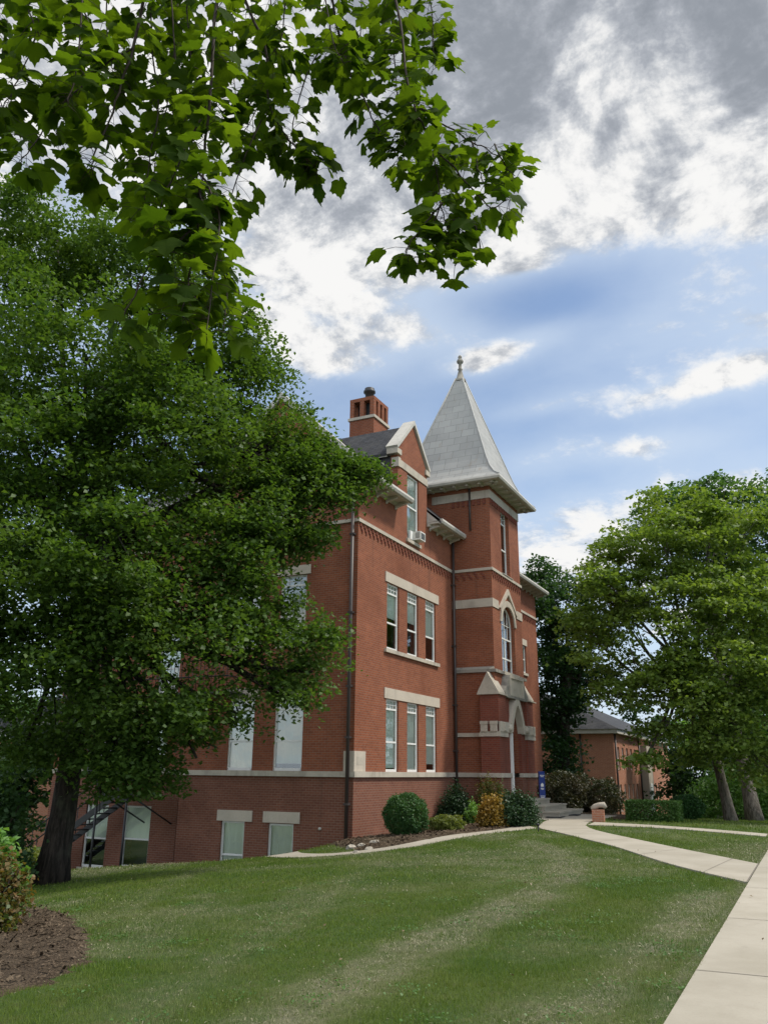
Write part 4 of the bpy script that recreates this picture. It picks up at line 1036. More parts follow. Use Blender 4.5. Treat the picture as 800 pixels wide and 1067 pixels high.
for k, (px, py, r, lb) in enumerate([(390, 880, .15, 'largest pale stone nearest the round evergreen at the hall corner'), (377, 883, .13, 'flat buff stone in the middle of the corner group'), (384, 886, .11, 'small grey stone beside the narrow walk'),
      (366, 885, .15, 'broad pale stone nearest the corner downpipe'), (371, 889, .09, 'smallest stone at the end of the narrow walk')]): rock(px, py, r, lb, seed=k+3)
rock(0, 0, .24, 'white painted stone lying by the concrete curb', group=None, seed=21, flat=.45, mt='white', base=(BX-5.9, BY-1.0, g1(BX-5.9, BY-1.0)))
# blue sign on short posts
q = gp(566, 848); q = at(565.5, 848, 38.6); q[2] = g1(q[0], q[1])
sg = empty('blue_sign', tuple(q), 'tall narrow blue sign with white marks beside the porch steps', 'sign', rz=R(42))
mb = MB(); mb.box(-.135, .135, -.05, .05, .5, 1.74); mb.build('panel', 'blue', sg)
mb = MB()
for x in (-.12, .075): mb.box(x, x+.045, -.03, .03, -.1, .5)
mb.build_each('post', 'black_iron', sg)
mb = MB()
rg = random.Random(8)
for z, w in ((1.56, .2), (1.50, .14), (1.02, .16), (.98, .12), (.70, .22), (.64, .18)): mb.box(-w/2, w/2, -.054, -.0505, z, z+.025)
mb.prism([(-.07, -.054, 1.1), (.07, -.054, 1.1), (.07, -.054, 1.2), (0, -.054, 1.26), (-.07, -.054, 1.2)], (0, .0035, 0))
mb.build('lettering', 'white', sg)
# brick pedestal with a rough stone on top
q = np.array([-6.85, 30.5, g1(-6.85, 30.5)])
pd = empty('stone_pedestal', tuple(q), 'squat brick pedestal topped by a rough stone at the path corner', 'pedestal', rz=R(8))
mb = MB(); mb.box(-.2, .2, -.2, .2, -.2, .40); mb.build('pier', 'brick_far', pd)
mb = MB(); mb.tube([(-.24, 0, .44), (-.1, .02, .49), (.04, 0, .55), (.2, -.02, .56), (.27, 0, .47)], [.05, .10, .09, .11, .06], 9); mb.build('rough_stone', 'rock', pd)
# mats and a stake
for k, (x, y, a, lb) in enumerate([(-8.95, 32.6, 0.1, 'dark doormat lying left at the foot of the porch steps'), (-8.75, 34.3, .1, 'dark doormat lying right at the foot of the porch steps')]):
    mb = MB(); mb.box(-.3, .3, -.5, .5, 0, .015)
    for i in range(12): mb.box(-.27, .27, -.46+i*.08, -.42+i*.08, .015, .02)
    o = mb.build('doormat', 'mat'); o.location = (x, y, g1(x, y)+.03); o.rotation_euler.z = a; tag(o, lb, 'mat', 'doormats below the steps')
q = gp(560.5, 867); mb = MB(); mb.tube([(0, 0, -.05), (0, 0, .16)], .018, 8); mb.lathe((0, 0, .16), [(.02, 0), (.055, .03), (.045, .07), (0, .09)], 10)
o = mb.build('path_light', 'black_iron'); o.location = tuple(q); tag(o, 'tiny black path light in the grass where the walks meet', 'path light')

# ------------------------------------------------------------------ foliage
def leaf_quads(c, size, rng, up=.75, spread=.6):
    """c (N,3) leaf centres -> kite shaped leaves, mostly facing up, drooping"""
    n = len(c); a = rng.uniform(0, 2*np.pi, n); tl = rng.normal(0, spread, n); rl = rng.normal(0, spread, n)-.25
    d = np.stack([np.cos(a), np.sin(a), np.sin(rl)*1.1], -1); d /= np.linalg.norm(d, axis=1)[:, None]
    s = np.stack([-np.sin(a), np.cos(a), np.tan(np.clip(tl, -1.2, 1.2))], -1); s -= d*(s*d).sum(1)[:, None]; s /= np.linalg.norm(s, axis=1)[:, None]
    nn = np.cross(d, s); l = size*rng.uniform(.65, 1.25, n)[:, None]; w = l*rng.uniform(.62, .9, n)[:, None]
    fold = nn*l*.12
    return np.stack([c-d*l*.5, c+s*w*.5+fold-d*l*.02, c+d*l*.5-nn*l*.06, c-s*w*.5+fold-d*l*.02], 1)
def bezier(p0, p1, p2, n):
    t = np.linspace(0, 1, n)[:, None]; return (1-t)**2*p0+2*t*(1-t)*p1+t*t*p2
def tree(name, base, lobes, label, cat='tree', group=None, trunk_r=.35, fork=4.0, lean=(0, 0), bark='bark', leaf='leaf_maple', leaf_size=.13, n_leaf=40000,
         seed=1, cluster=.65, flat=.55, limit=None, fill=.5, n_limb=60, trunk_pts=None, sub=True, per_c=150):
    """trunk with limbs reaching into every lobe of the crown; leaves sit in clusters on the twig ends"""
    rng = np.random.default_rng(seed); base = np.array(base, float); base[2] = g1(base[0], base[1])
    root = empty(name, tuple(base), label, cat, group); mb = MB()
    top = base+np.array([lean[0], lean[1], fork])
    tp = bezier(base+np.array([0, 0, -.2]), base+np.array([lean[0]*.3, lean[1]*.3, fork*.55]), top, 12) if trunk_pts is None else np.array(trunk_pts)
    rr = trunk_r*(np.linspace(1, .62, len(tp))+.55*np.exp(-np.linspace(0, 11, len(tp))))
    def add(p, r, seg=8): mb.tube([tuple(q-base) for q in p], list(r), seg)
    add(tp, rr, 14)
    C = np.array([l[0] for l in lobes], float); RAD = np.array([l[1] if hasattr(l[1], '__len__') else (l[1],)*3 for l in lobes], float)
    vol = RAD.prod(1)**(2/3); ncl = np.maximum(3, (vol/vol.sum()*(n_leaf/per_c)).astype(int)); cl = []
    for k in range(len(C)):
        m = ncl[k]; d = rng.normal(size=(m, 3)); d /= np.linalg.norm(d, axis=1)[:, None]
        rad = np.where(rng.random(m) < fill, rng.uniform(.78, 1.02, m), rng.uniform(.2, .8, m)**.7)
        p = C[k]+d*RAD[k]*rad[:, None]; cl.append(p)
        e = C[k]; st = tp[rng.integers(int(len(tp)*.62), len(tp))]
        midp = st*.45+e*.55+np.array([0, 0, -.12*np.linalg.norm(e-st)]); b = bezier(st, midp, e, 9)
        L = np.linalg.norm(e-st); r0 = min(trunk_r*.5, .035+.028*L); add(b, np.linspace(r0, .03, 9), 8)
        if sub:
            for i in rng.choice(m, min(m, max(3, int(n_limb/len(C)))), replace=False):
                s0 = b[rng.integers(3, 9)]; q = bezier(s0, s0*.5+p[i]*.5+rng.normal(0, .12, 3)+np.array([0, 0, -.1]), p[i], 6); add(q, np.linspace(.03, .008, 6), 5)
    cl = np.concatenate(cl)
    if limit is not None: cl = cl[limit(cl)]
    per = max(8, n_leaf//len(cl)); c = np.repeat(cl, per, 0); N = len(c)
    rad = np.repeat(rng.uniform(.65, 1.35, len(cl)), per)*cluster
    d = rng.normal(size=(N, 3)); d[:, 2] = np.where(rng.random(N) < .78, np.abs(d[:, 2]), d[:, 2]); d /= np.linalg.norm(d, axis=1)[:, None]
    r = np.where(rng.random(N) < .75, rng.normal(.95, .13, N), rng.uniform(.2, .9, N))*rad
    lump = 1+.28*np.sin(d[:, 0]*6+np.repeat(rng.uniform(0, 6, len(cl)), per))*np.sin(d[:, 1]*6+1)
    c = c+d*(r*lump)[:, None]*np.array([1, 1, flat]); c[:, 2] -= .22*(r*np.hypot(d[:, 0], d[:, 1]))**1.5/max(cluster, .1)**.5
    if limit is not None: c = c[limit(c)]
    mb.build('trunk', bark, root)
    lv = leaf_quads(c-base, leaf_size, rng); raw_mesh('crown', lv, 4, leaf, root)
    return root
def grass():
    rng = np.random.default_rng(5); V, D = [], []
    beds = [bed_front, bed_near, bed_porch]
    for d0, d1, n, h, w in ((4.5, 9, 150000, .040, .0048), (9, 15, 150000, .044, .0085), (15, 24, 120000, .05, .015), (24, 48, 90000, .065, .03)):
        aa = rng.uniform(R(YAW-32), R(YAW+29), n); dd = np.sqrt(rng.uniform(d0*d0, d1*d1, n))
        x = -np.sin(aa)*dd; y = np.cos(aa)*dd
        k = np.ones(n, bool)
        ragged = (hnoise(x, y, 7, 2)-.5)*.12; rg2 = (hnoise(x, y, 9, 4)-.42)*.11
        for P in walk_polys: k &= ~(poly_in(P, x+rg2, y+rg2*.6) & poly_in(P, x-rg2*.3, y))
        for P in beds: k &= ~poly_in(P, x+ragged, y+ragged)
        k &= ~((x < BX+.05) & (y > BY-.1) & (y < BY+21.5)); x, y = x[k], y[k]; n = len(x)
        dry = dryness(x, y); z = gz(x, y)
        a = rng.uniform(0, 2*np.pi, n); hh = h*rng.uniform(.5, 1.35, n)*(1-.35*dry)*(.6+.8*hnoise(x, y, 2.2, 11))*(.75+.5*hnoise(x, y, 7.5, 12)); lean = rng.normal(0, .55, n)+dry*rng.normal(0, 1.0, n)
        la = rng.uniform(0, 2*np.pi, n); ww = w*rng.uniform(.6, 1.3, n)
        c = np.stack([x, y, z-.004], -1); u = np.stack([np.cos(a), np.sin(a), 0*a], -1)*ww[:, None]*.5
        tip = c+np.stack([np.cos(la)*np.sin(lean)*hh, np.sin(la)*np.sin(lean)*hh, np.cos(lean)*hh*.9+.004], -1)
        V.append(np.stack([c-u, c+u, tip], 1)); D.append(dry)
    o = raw_mesh('grass', np.concatenate(V), 3, 'grass', attr=np.concatenate(D))
    n = 160000; aa = rng.uniform(R(YAW-32), R(YAW+29), n); dd = np.sqrt(rng.uniform(4.5**2, 26**2, n)); x = -np.sin(aa)*dd; y = np.cos(aa)*dd
    k = rng.random(n) < .012+dryness(x, y)**1.3*.9
    for P in walk_polys+beds: k &= ~poly_in(P, x, y)
    k &= ~((x < BX+.05) & (y > BY-.1)); x, y, dd = x[k], y[k], dd[k]; a = rng.uniform(0, 6.28, len(x)); l = rng.uniform(.007, .018, len(x))*(.7+dd*.03); w_ = rng.uniform(.0016, .0035, len(x))*(.6+dd*.09)
    z = gz(x, y)+rng.uniform(.02, .055, len(x)); c = np.stack([x, y, z], -1); u = np.stack([np.cos(a), np.sin(a), rng.normal(0, .3, len(x))], -1)*l[:, None]; v = np.stack([-np.sin(a), np.cos(a), 0*a], -1)*w_[:, None]
    tag(raw_mesh('grass_clippings', np.stack([c-u-v, c+u-v, c+u+v, c-u+v], 1), 4, 'clipping'), 'dry tan clippings lying in streaks on the lawn', 'clippings', kind='stuff')
    n = 170; aa = rng.uniform(R(YAW-32), R(YAW+29), n); dd = np.sqrt(rng.uniform(25, 22**2, n)); x = -np.sin(aa)*dd; y = np.cos(aa)*dd; k = ~((x < BX+.05) & (y > BY-.1))
    for P in beds: k &= ~poly_in(P, x, y)
    x, y = x[k], y[k]; raw_c = np.stack([x, y, gz(x, y)+.045], -1)
    tag(raw_mesh('fallen_leaves', leaf_quads(raw_c, .038, rng, spread=.4), 4, 'leaf_fallen'), 'few scattered dry leaves fallen on lawn and walk', 'fallen leaves', kind='stuff')
    n = 5000; cl = rng.integers(0, 90, n); aa = rng.uniform(R(YAW-30), R(YAW+27), 90); dd = np.sqrt(rng.uniform(25, 15**2, 90)); cx = -np.sin(aa)*dd; cy = np.cos(aa)*dd
    x = cx[cl]+rng.normal(0, .12, n); y = cy[cl]+rng.normal(0, .12, n); k = np.ones(n, bool)
    for P in beds+walk_polys: k &= ~poly_in(P, x, y)
    x, y = x[k], y[k]
    tag(raw_mesh('clover', leaf_quads(np.stack([x, y, gz(x, y)+rng.uniform(.03, .055, len(x))], -1), .026, rng, spread=.35), 4, 'leaf_hedge'), 'small dark patches of clover in the lawn', 'clover', kind='stuff')
    tag(o, 'mown green lawn grass with paler strips of drying clippings', 'grass', kind='stuff')
grass()
def lobe(px, py, dist, r): return (at(px, py, dist), r)

# --- the big maple before the south side
MT = at(52, 918, 22.3)
clear_hall = lambda p: ~((p[:, 1] > BY-.35) & (p[:, 0] < BX+.9) | (p[:, 2] < gz(p[:, 0], p[:, 1])+1.6)) & ~((p[:, 2] < 2.2) & (p[:, 0] > -12.6))
ML = [lobe(60, 250, 22.5, (2.0, 2.0, 1.7)), lobe(150, 290, 21.5, (2.0, 2.2, 1.6)), lobe(-20, 300, 22, (2.6, 2.4, 2)), lobe(210, 360, 21, (1.7, 2.0, 1.5)), lobe(90, 370, 19.5, (2.0, 2.2, 1.6)),
      lobe(255, 430, 21.5, (1.6, 1.9, 1.4)), lobe(284, 466, 21.3, (.9, 1.1, .7)), lobe(328, 494, 21.0, (.9, 1.0, .4)), lobe(358, 502, 20.8, (.55, .6, .3)), lobe(306, 468, 21.0, (.45, .6, .35)), lobe(336, 488, 21.0, (.5, .6, .3)), lobe(368, 502, 20.8, (.35, .4, .25)), lobe(318, 458, 20.9, (.4, .5, .25)), lobe(342, 478, 20.9, (.4, .5, .25)), lobe(366, 492, 20.8, (.35, .4, .22)), lobe(379, 500, 20.7, (.3, .4, .22)), lobe(180, 460, 19.5, (1.9, 2.0, 1.4)), lobe(60, 480, 19, (2.2, 2.0, 1.6)), lobe(-40, 450, 21, (2.5, 2.4, 1.9)), lobe(312, 515, 21.0, (1.4, 1.4, .75)), lobe(350, 515, 20.8, (.8, .9, .45)),
      lobe(285, 545, 20.6, (1.5, 1.6, 1.1)), lobe(325, 560, 20.6, (.8, .9, .6)), lobe(210, 560, 19.6, (1.9, 1.9, 1.3)), lobe(110, 590, 18.6, (2.0, 1.8, 1.3)), lobe(10, 600, 19.5, (2.2, 2.2, 1.5)), lobe(255, 630, 20.0, (1.5, 1.5, 1.0)),
      lobe(318, 672, 20.4, (.85, .8, .75)), lobe(275, 690, 20.2, (1.1, 1.1, .7)), lobe(326, 700, 20.3, (.6, .6, .55)), lobe(300, 728, 20.2, (.55, .6, .4)), lobe(185, 660, 19.2, (1.7, 1.7, .95)), lobe(80, 680, 19.0, (1.7, 1.7, .9)), lobe(-20, 700, 20, (2.0, 2.0, 1.1)), lobe(245, 742, 20.2, (.6, .7, .4)),
      lobe(150, 740, 19.6, (1.5, 1.4, .75)), lobe(200, 755, 19.8, (.9, .9, .5)), lobe(120, 800, 20.5, (1.1, 1.0, .5)), lobe(30, 770, 20.5, (1.3, 1.5, .6)), lobe(165, 812, 20.5, (.8, .8, .4)), lobe(105, 828, 20.5, (.7, .8, .4)), lobe(205, 790, 20.3, (.7, .8, .4)), lobe(135, 775, 20.0, (1.0, 1.0, .6)), lobe(90, 760, 23.0, (1.6, 1.4, .9)),
      lobe(140, 420, 24.5, (2.4, 1.2, 2.0)), lobe(60, 560, 24.5, (2.4, 1.2, 2.0)), lobe(225, 500, 23, (1.8, 1.0, 1.4))]
MTP = np.array([at(52, 921, 22.3), at(58, 890, 22.2), at(66, 850, 22.2), at(73, 800, 22.2), at(79, 750, 22.2), at(84, 690, 22.2), at(90, 630, 22.1), at(98, 560, 22), at(105, 480, 22), at(110, 400, 22)])
tree('maple_tree', MT, ML, 'large dark green maple standing before the south side of the hall', leaf='leaf_maple', trunk_r=.31, leaf_size=.125, n_leaf=215000, seed=7, cluster=.66, flat=.72, per_c=250, limit=clear_hall, fill=.62, n_limb=150, trunk_pts=MTP)

# --- right-hand trees
TA = [lobe(690, 560, 37, (3.0, 2.6, 1.8)), lobe(740, 545, 38, (2.6, 2.4, 1.5)), lobe(650, 625, 36, (2.6, 2.4, 1.6)), lobe(730, 630, 36, (3.2, 2.6, 1.8)), lobe(800, 620, 37, (3, 2.6, 1.9)), lobe(622, 605, 37, (1.2, 1.2, .7)), lobe(612, 660, 36.5, (1.3, 1.3, .8)),
      lobe(660, 690, 35.5, (2.2, 2.0, 1.1)), lobe(740, 700, 35.5, (3.0, 2.4, 1.4)), lobe(815, 700, 36, (2.6, 2.4, 1.6)), lobe(705, 724, 35, (1.8, 1.7, .6)), lobe(765, 740, 35, (2.1, 1.9, .75)), lobe(645, 722, 35.5, (1.1, 1.2, .45)), lobe(690, 765, 35, (1.4, 1.3, .35)), lobe(748, 772, 35.5, (1.4, 1.4, .6)), lobe(800, 800, 36, (1.3, 1.4, .6)), lobe(725, 790, 36, (.8, .8, .35)), lobe(668, 795, 35, (.5, .5, .22)), lobe(800, 775, 36, (1.3, 1.4, .6)), lobe(655, 585, 37, (1.3, 1.2, .7))]
pa = at(762, 858, 38.2)
tree('shade_tree', pa, TA, 'light green spreading shade tree with a leaning trunk beyond the cross walk', bark='bark_grey', leaf='leaf_light', trunk_r=.20, fork=6.5, lean=(-1.3, .4), leaf_size=.19, n_leaf=56000, seed=12, cluster=.9, flat=.42, per_c=170, fill=.5, n_limb=120)
TB = [lobe(730, 530, 50, (3.0, 3.0, 2.0)), lobe(775, 545, 51, (3.4, 3.0, 2.6)), lobe(820, 560, 50, (3.2, 3, 3)), lobe(700, 545, 50, (2, 2, 1.3)), lobe(790, 620, 50, (3.5, 3, 3)), lobe(740, 590, 50, (2.5, 2.5, 2)), lobe(840, 660, 49, (3, 3, 3)), lobe(790, 700, 50, (3, 3, 2.4))]
pb = at(786, 855, 43.5)
tree('tall_tree', pb, TB, 'taller darker tree with a thick straight trunk behind the light green one', bark='bark_grey', leaf='leaf_mid', trunk_r=.30, fork=9.0, lean=(-1.2, 2.5), leaf_size=.26, n_leaf=30000, seed=14, cluster=1.1, flat=.5, fill=.45, n_limb=60)
TCc = [lobe(572, 640, 50, (1.6, 2, 1.5)), lobe(590, 625, 52, (2, 2, 1.5)), lobe(575, 690, 50, (1.8, 2, 2)), lobe(600, 680, 51, (2.0, 2, 1.6)), lobe(572, 745, 50, (1.5, 1.8, 2.0)), lobe(592, 730, 50, (1.4, 1.6, 1.5)), lobe(578, 795, 49.5, (1.3, 1.5, 1.6)), lobe(622, 655, 51, (1.6, 1.6, 1.0)), lobe(565, 600, 53, (1.4, 1.4, .8)), lobe(630, 710, 50, (1.2, 1.2, .7))]
pc = at(586, 850, 50)
tree('ivy_clad_tree', pc, TCc, 'dark ivy covered tree close to the far end of the hall', bark='bark', leaf='leaf_dark', trunk_r=.4, fork=8.5, lean=(.8, 0), leaf_size=.22, n_leaf=26000, seed=17, cluster=.8, flat=.8, fill=.55, n_limb=70)
# bare dark limbs of that tree are inside its trunk mesh; trees further off
def bg_tree(px, base_y, dist, h, w, label, leaf, seed, n=9000, ls=.34, name='background_tree'):
    b = at(px, base_y, dist); rg = np.random.default_rng(seed); z0 = g1(b[0], b[1]); lob = []
    for k in range(8):
        a = rg.uniform(0, 6.28); q = rg.uniform(.0, .6)*w; zz = z0+h*rg.uniform(.3, .86); sc = 1-.45*abs((zz-z0)/h-.5)*1.2
        lob.append(((b[0]+math.cos(a)*q, b[1]+math.sin(a)*q, zz), (w*.5*sc, w*.5*sc, h*.19*sc)))
    tree(name, b, lob, label, group='trees beyond the buildings', leaf=leaf, trunk_r=.3, fork=h*.45, leaf_size=ls, n_leaf=n, seed=seed, cluster=1.1, flat=.6, sub=False)
bg_tree(765, 848, 62, 8.5, 6, 'dark bushy tree right of the far brick building', 'leaf_dark', 31)
bg_tree(790, 848, 66, 9, 7, 'bright yellow green tree behind the thick grey trunk', 'leaf_lime', 32, 8000)
bg_tree(690, 848, 88, 12, 8, 'dark tree rising over the far brick building roof', 'leaf_dark', 33)
bg_tree(840, 850, 55, 10, 8, 'dark green tree at the right edge of the picture', 'leaf_dark', 34)
bg_tree(610, 845, 92, 11, 9, 'mid green tree behind the far slate roof', 'leaf_mid', 35)
bg_tree(-10, 880, 60, 12, 9, 'pale green tree behind the rear left houses', 'leaf_mid', 36)
bg_tree(770, 850, 95, 12, 12, 'far green tree low between the two grey trunks', 'leaf_mid', 37)
bg_tree(20, 870, 48, 7, 5, 'small dark tree beside the brick house at far left', 'leaf_dark', 38, 6000)
# --- shrubs
def shrub(name, c, rad, label, leaf, n, ls, seed, cat='shrub', group=None, shape='ball', rough=.12, stems=True, spread=.9):
    rng = np.random.default_rng(seed); c = np.array(c, float); c[2] = g1(c[0], c[1]); rx, ry, rz_ = rad
    root = empty(name, tuple(c), label, cat, group)
    d = rng.normal(size=(n, 3)); d /= np.linalg.norm(d, axis=1)[:, None]
    sh = rng.random(n)
    if shape == 'ball':
        r = np.where(sh < .72, rng.normal(.95, .05, n), rng.uniform(.3, .95, n)); bump = 1+rough*np.sin(d[:, 0]*5+seed)*np.sin(d[:, 1]*6+2)*np.sin(d[:, 2]*5+1)
        p = d*np.array([rx, ry, rz_])*(r*bump)[:, None]+np.array([0, 0, rz_*.93])
    elif shape == 'box':
        u = rng.uniform(-1, 1, (n, 3)); ax = rng.integers(0, 3, n); k = rng.random(n) < .75; sg_ = np.sign(rng.normal(size=n))
        u[np.arange(n)[k], ax[k]] = sg_[k]*rng.normal(.97, .03, k.sum()); u = np.sign(u)*np.abs(u)**.92
        p = u*np.array([rx, ry, rz_])+np.array([0, 0, rz_]); p += rng.normal(0, .02, p.shape)
    else:                                            # loose: clumps on stems
        m = max(14, n//70); q = rng.normal(size=(m, 3)); q /= np.linalg.norm(q, axis=1)[:, None]; q[:, 2] = np.abs(q[:, 2])*1.0
        q = q*np.array([rx, ry, rz_*1.75])*rng.uniform(.45, 1.0, m)[:, None]; q[:, 2] += .12*rz_
        idx = rng.integers(0, m, n); p = q[idx]+rng.normal(size=(n, 3))*np.array([rx, ry, rz_])*.17
    p = p[p[:, 2] > .02]
    raw_mesh('foliage', leaf_quads(p, ls, rng, spread=spread), 4, leaf, root)
    if stems:
        mb = MB()
        for k in range(9):
            a = rng.uniform(0, 6.28); e = np.array([math.cos(a)*rx*.6, math.sin(a)*ry*.6, rz_*rng.uniform(.9, 1.5)])
            mb.tube([(0, 0, -.05), tuple(e*.5+np.array([0, 0, .08])), tuple(e)], [.028, .018, .008], 5)
        mb.build('stems', 'twig', root)
    return root
shrub('round_evergreen', gp(423, 871), (.66, .66, .62), 'round clipped dark green evergreen nearest the hall corner', 'leaf_box', 15000, .055, 41)
shrub('spreading_shrub', gp(456, 862)+np.array([-.5, 1.0, 0]), (.8, .8, .50), 'low grey green spreading shrub behind the yellow green mound', 'leaf_blue', 7000, .075, 42, shape='loose')
shrub('mound_shrub', gp(465, 867), (.58, .55, .27), 'low yellow green mound at the edge of the bed', 'leaf_yg', 5000, .06, 43, rough=.3)
shrub('upright_shrub', gp(484, 860)+np.array([-.7, 1.1, 0]), (.66, .66, .72), 'dark blue green shrub against the wall by the tower downpipe', 'leaf_blue', 7000, .085, 44, shape='loose')
shrub('lime_shrub', gp(499, 859)+np.array([-.25, .2, 0]), (.36, .36, .46), 'small bright lime green shrub left of the golden one', 'leaf_lime', 3000, .075, 45, shape='loose')
shrub('golden_shrub', gp(513, 863), (.46, .46, .60), 'golden orange leaved shrub in the bed before the porch', 'leaf_gold', 7000, .085, 46, shape='loose')
shrub('dark_shrub', gp(537, 861), (.74, .72, .64), 'dark green shrub beside the porch steps', 'leaf_blue', 9000, .08, 47, shape='loose')
shrub('tall_shrub', gp(527, 857)+np.array([-.9, .9, 0]), (.55, .55, .85), 'tall bronze tinged shrub against the porch pier', 'leaf_mix', 4500, .08, 48, shape='loose')
q = gp(596, 851)
shrub('bronze_shrub', (-10.3, 39.2, 0), (1.15, 1.5, .95), 'wide dark bronze shrub just past the blue sign', 'leaf_red', 10000, .10, 49, shape='ball', rough=.35)
shrub('bronze_shrub', (-9.0, 40.2, 0), (1.05, 1.2, .82), 'dark bronze shrub nearest the brick pedestal', 'leaf_red', 8000, .10, 50, shape='ball', rough=.35)
shrub('clipped_hedge', gp(682, 855.5), (.9, .6, .34), 'box clipped green hedge before the far brick building', 'leaf_hedge', 9000, .07, 51, cat='hedge', shape='box')
shrub('ball_shrub', gp(692, 852)+np.array([-.3, 2.2, 0]), (.62, .62, .55), 'taller round clipped shrub behind the box hedge', 'leaf_hedge', 6000, .075, 52)
shrub('ball_shrub', gp(716, 854), (.68, .68, .48), 'dark round clipped shrub right of the box hedge', 'leaf_box', 6000, .075, 53)
shrub('lime_shrub', at(772, 850, 52), (2.6, 1.6, 1.6), 'wide bright yellow green shrub seen between the two right-hand trunks', 'leaf_lime', 9000, .16, 61, shape='loose')
shrub('lime_shrub', at(812, 850, 50), (2.6, 1.6, 1.9), 'bright yellow green shrub at the right edge beyond the trunks', 'leaf_lime', 8000, .16, 62, shape='loose')
# left edge: bush in the near bed and leafy shrubs behind it
shrub('multicolor_bush', (-9.95, 8.35, 0), (.55, .6, .52), 'small bush with green and rusty leaves at the left edge of the mulch', 'leaf_mix', 4200, .075, 54, shape='loose')
shrub('leafy_shrub', (-8.75, 7.05, 0), (.25, .25, .16), 'little bright green plant at the foot of the rusty bush', 'leaf_lime', 700, .07, 55, shape='loose')
shrub('leafy_shrub', at(-4, 870, 14.5), (.5, .5, .62), 'tall bright green shrub behind the rusty bush at left', 'leaf_lime', 3500, .13, 56, shape='loose')
shrub('leafy_shrub', at(-8, 845, 22), (1.0, 1.0, 1.5), 'dark green shrub left of the maple trunk', 'leaf_mid', 5000, .13, 57, shape='loose')
shrub('low_shrub', at(18, 905, 27), (1.3, .8, .45), 'low yellow green shrub beyond the maple trunk', 'leaf_yg', 4000, .10, 58, shape='loose')

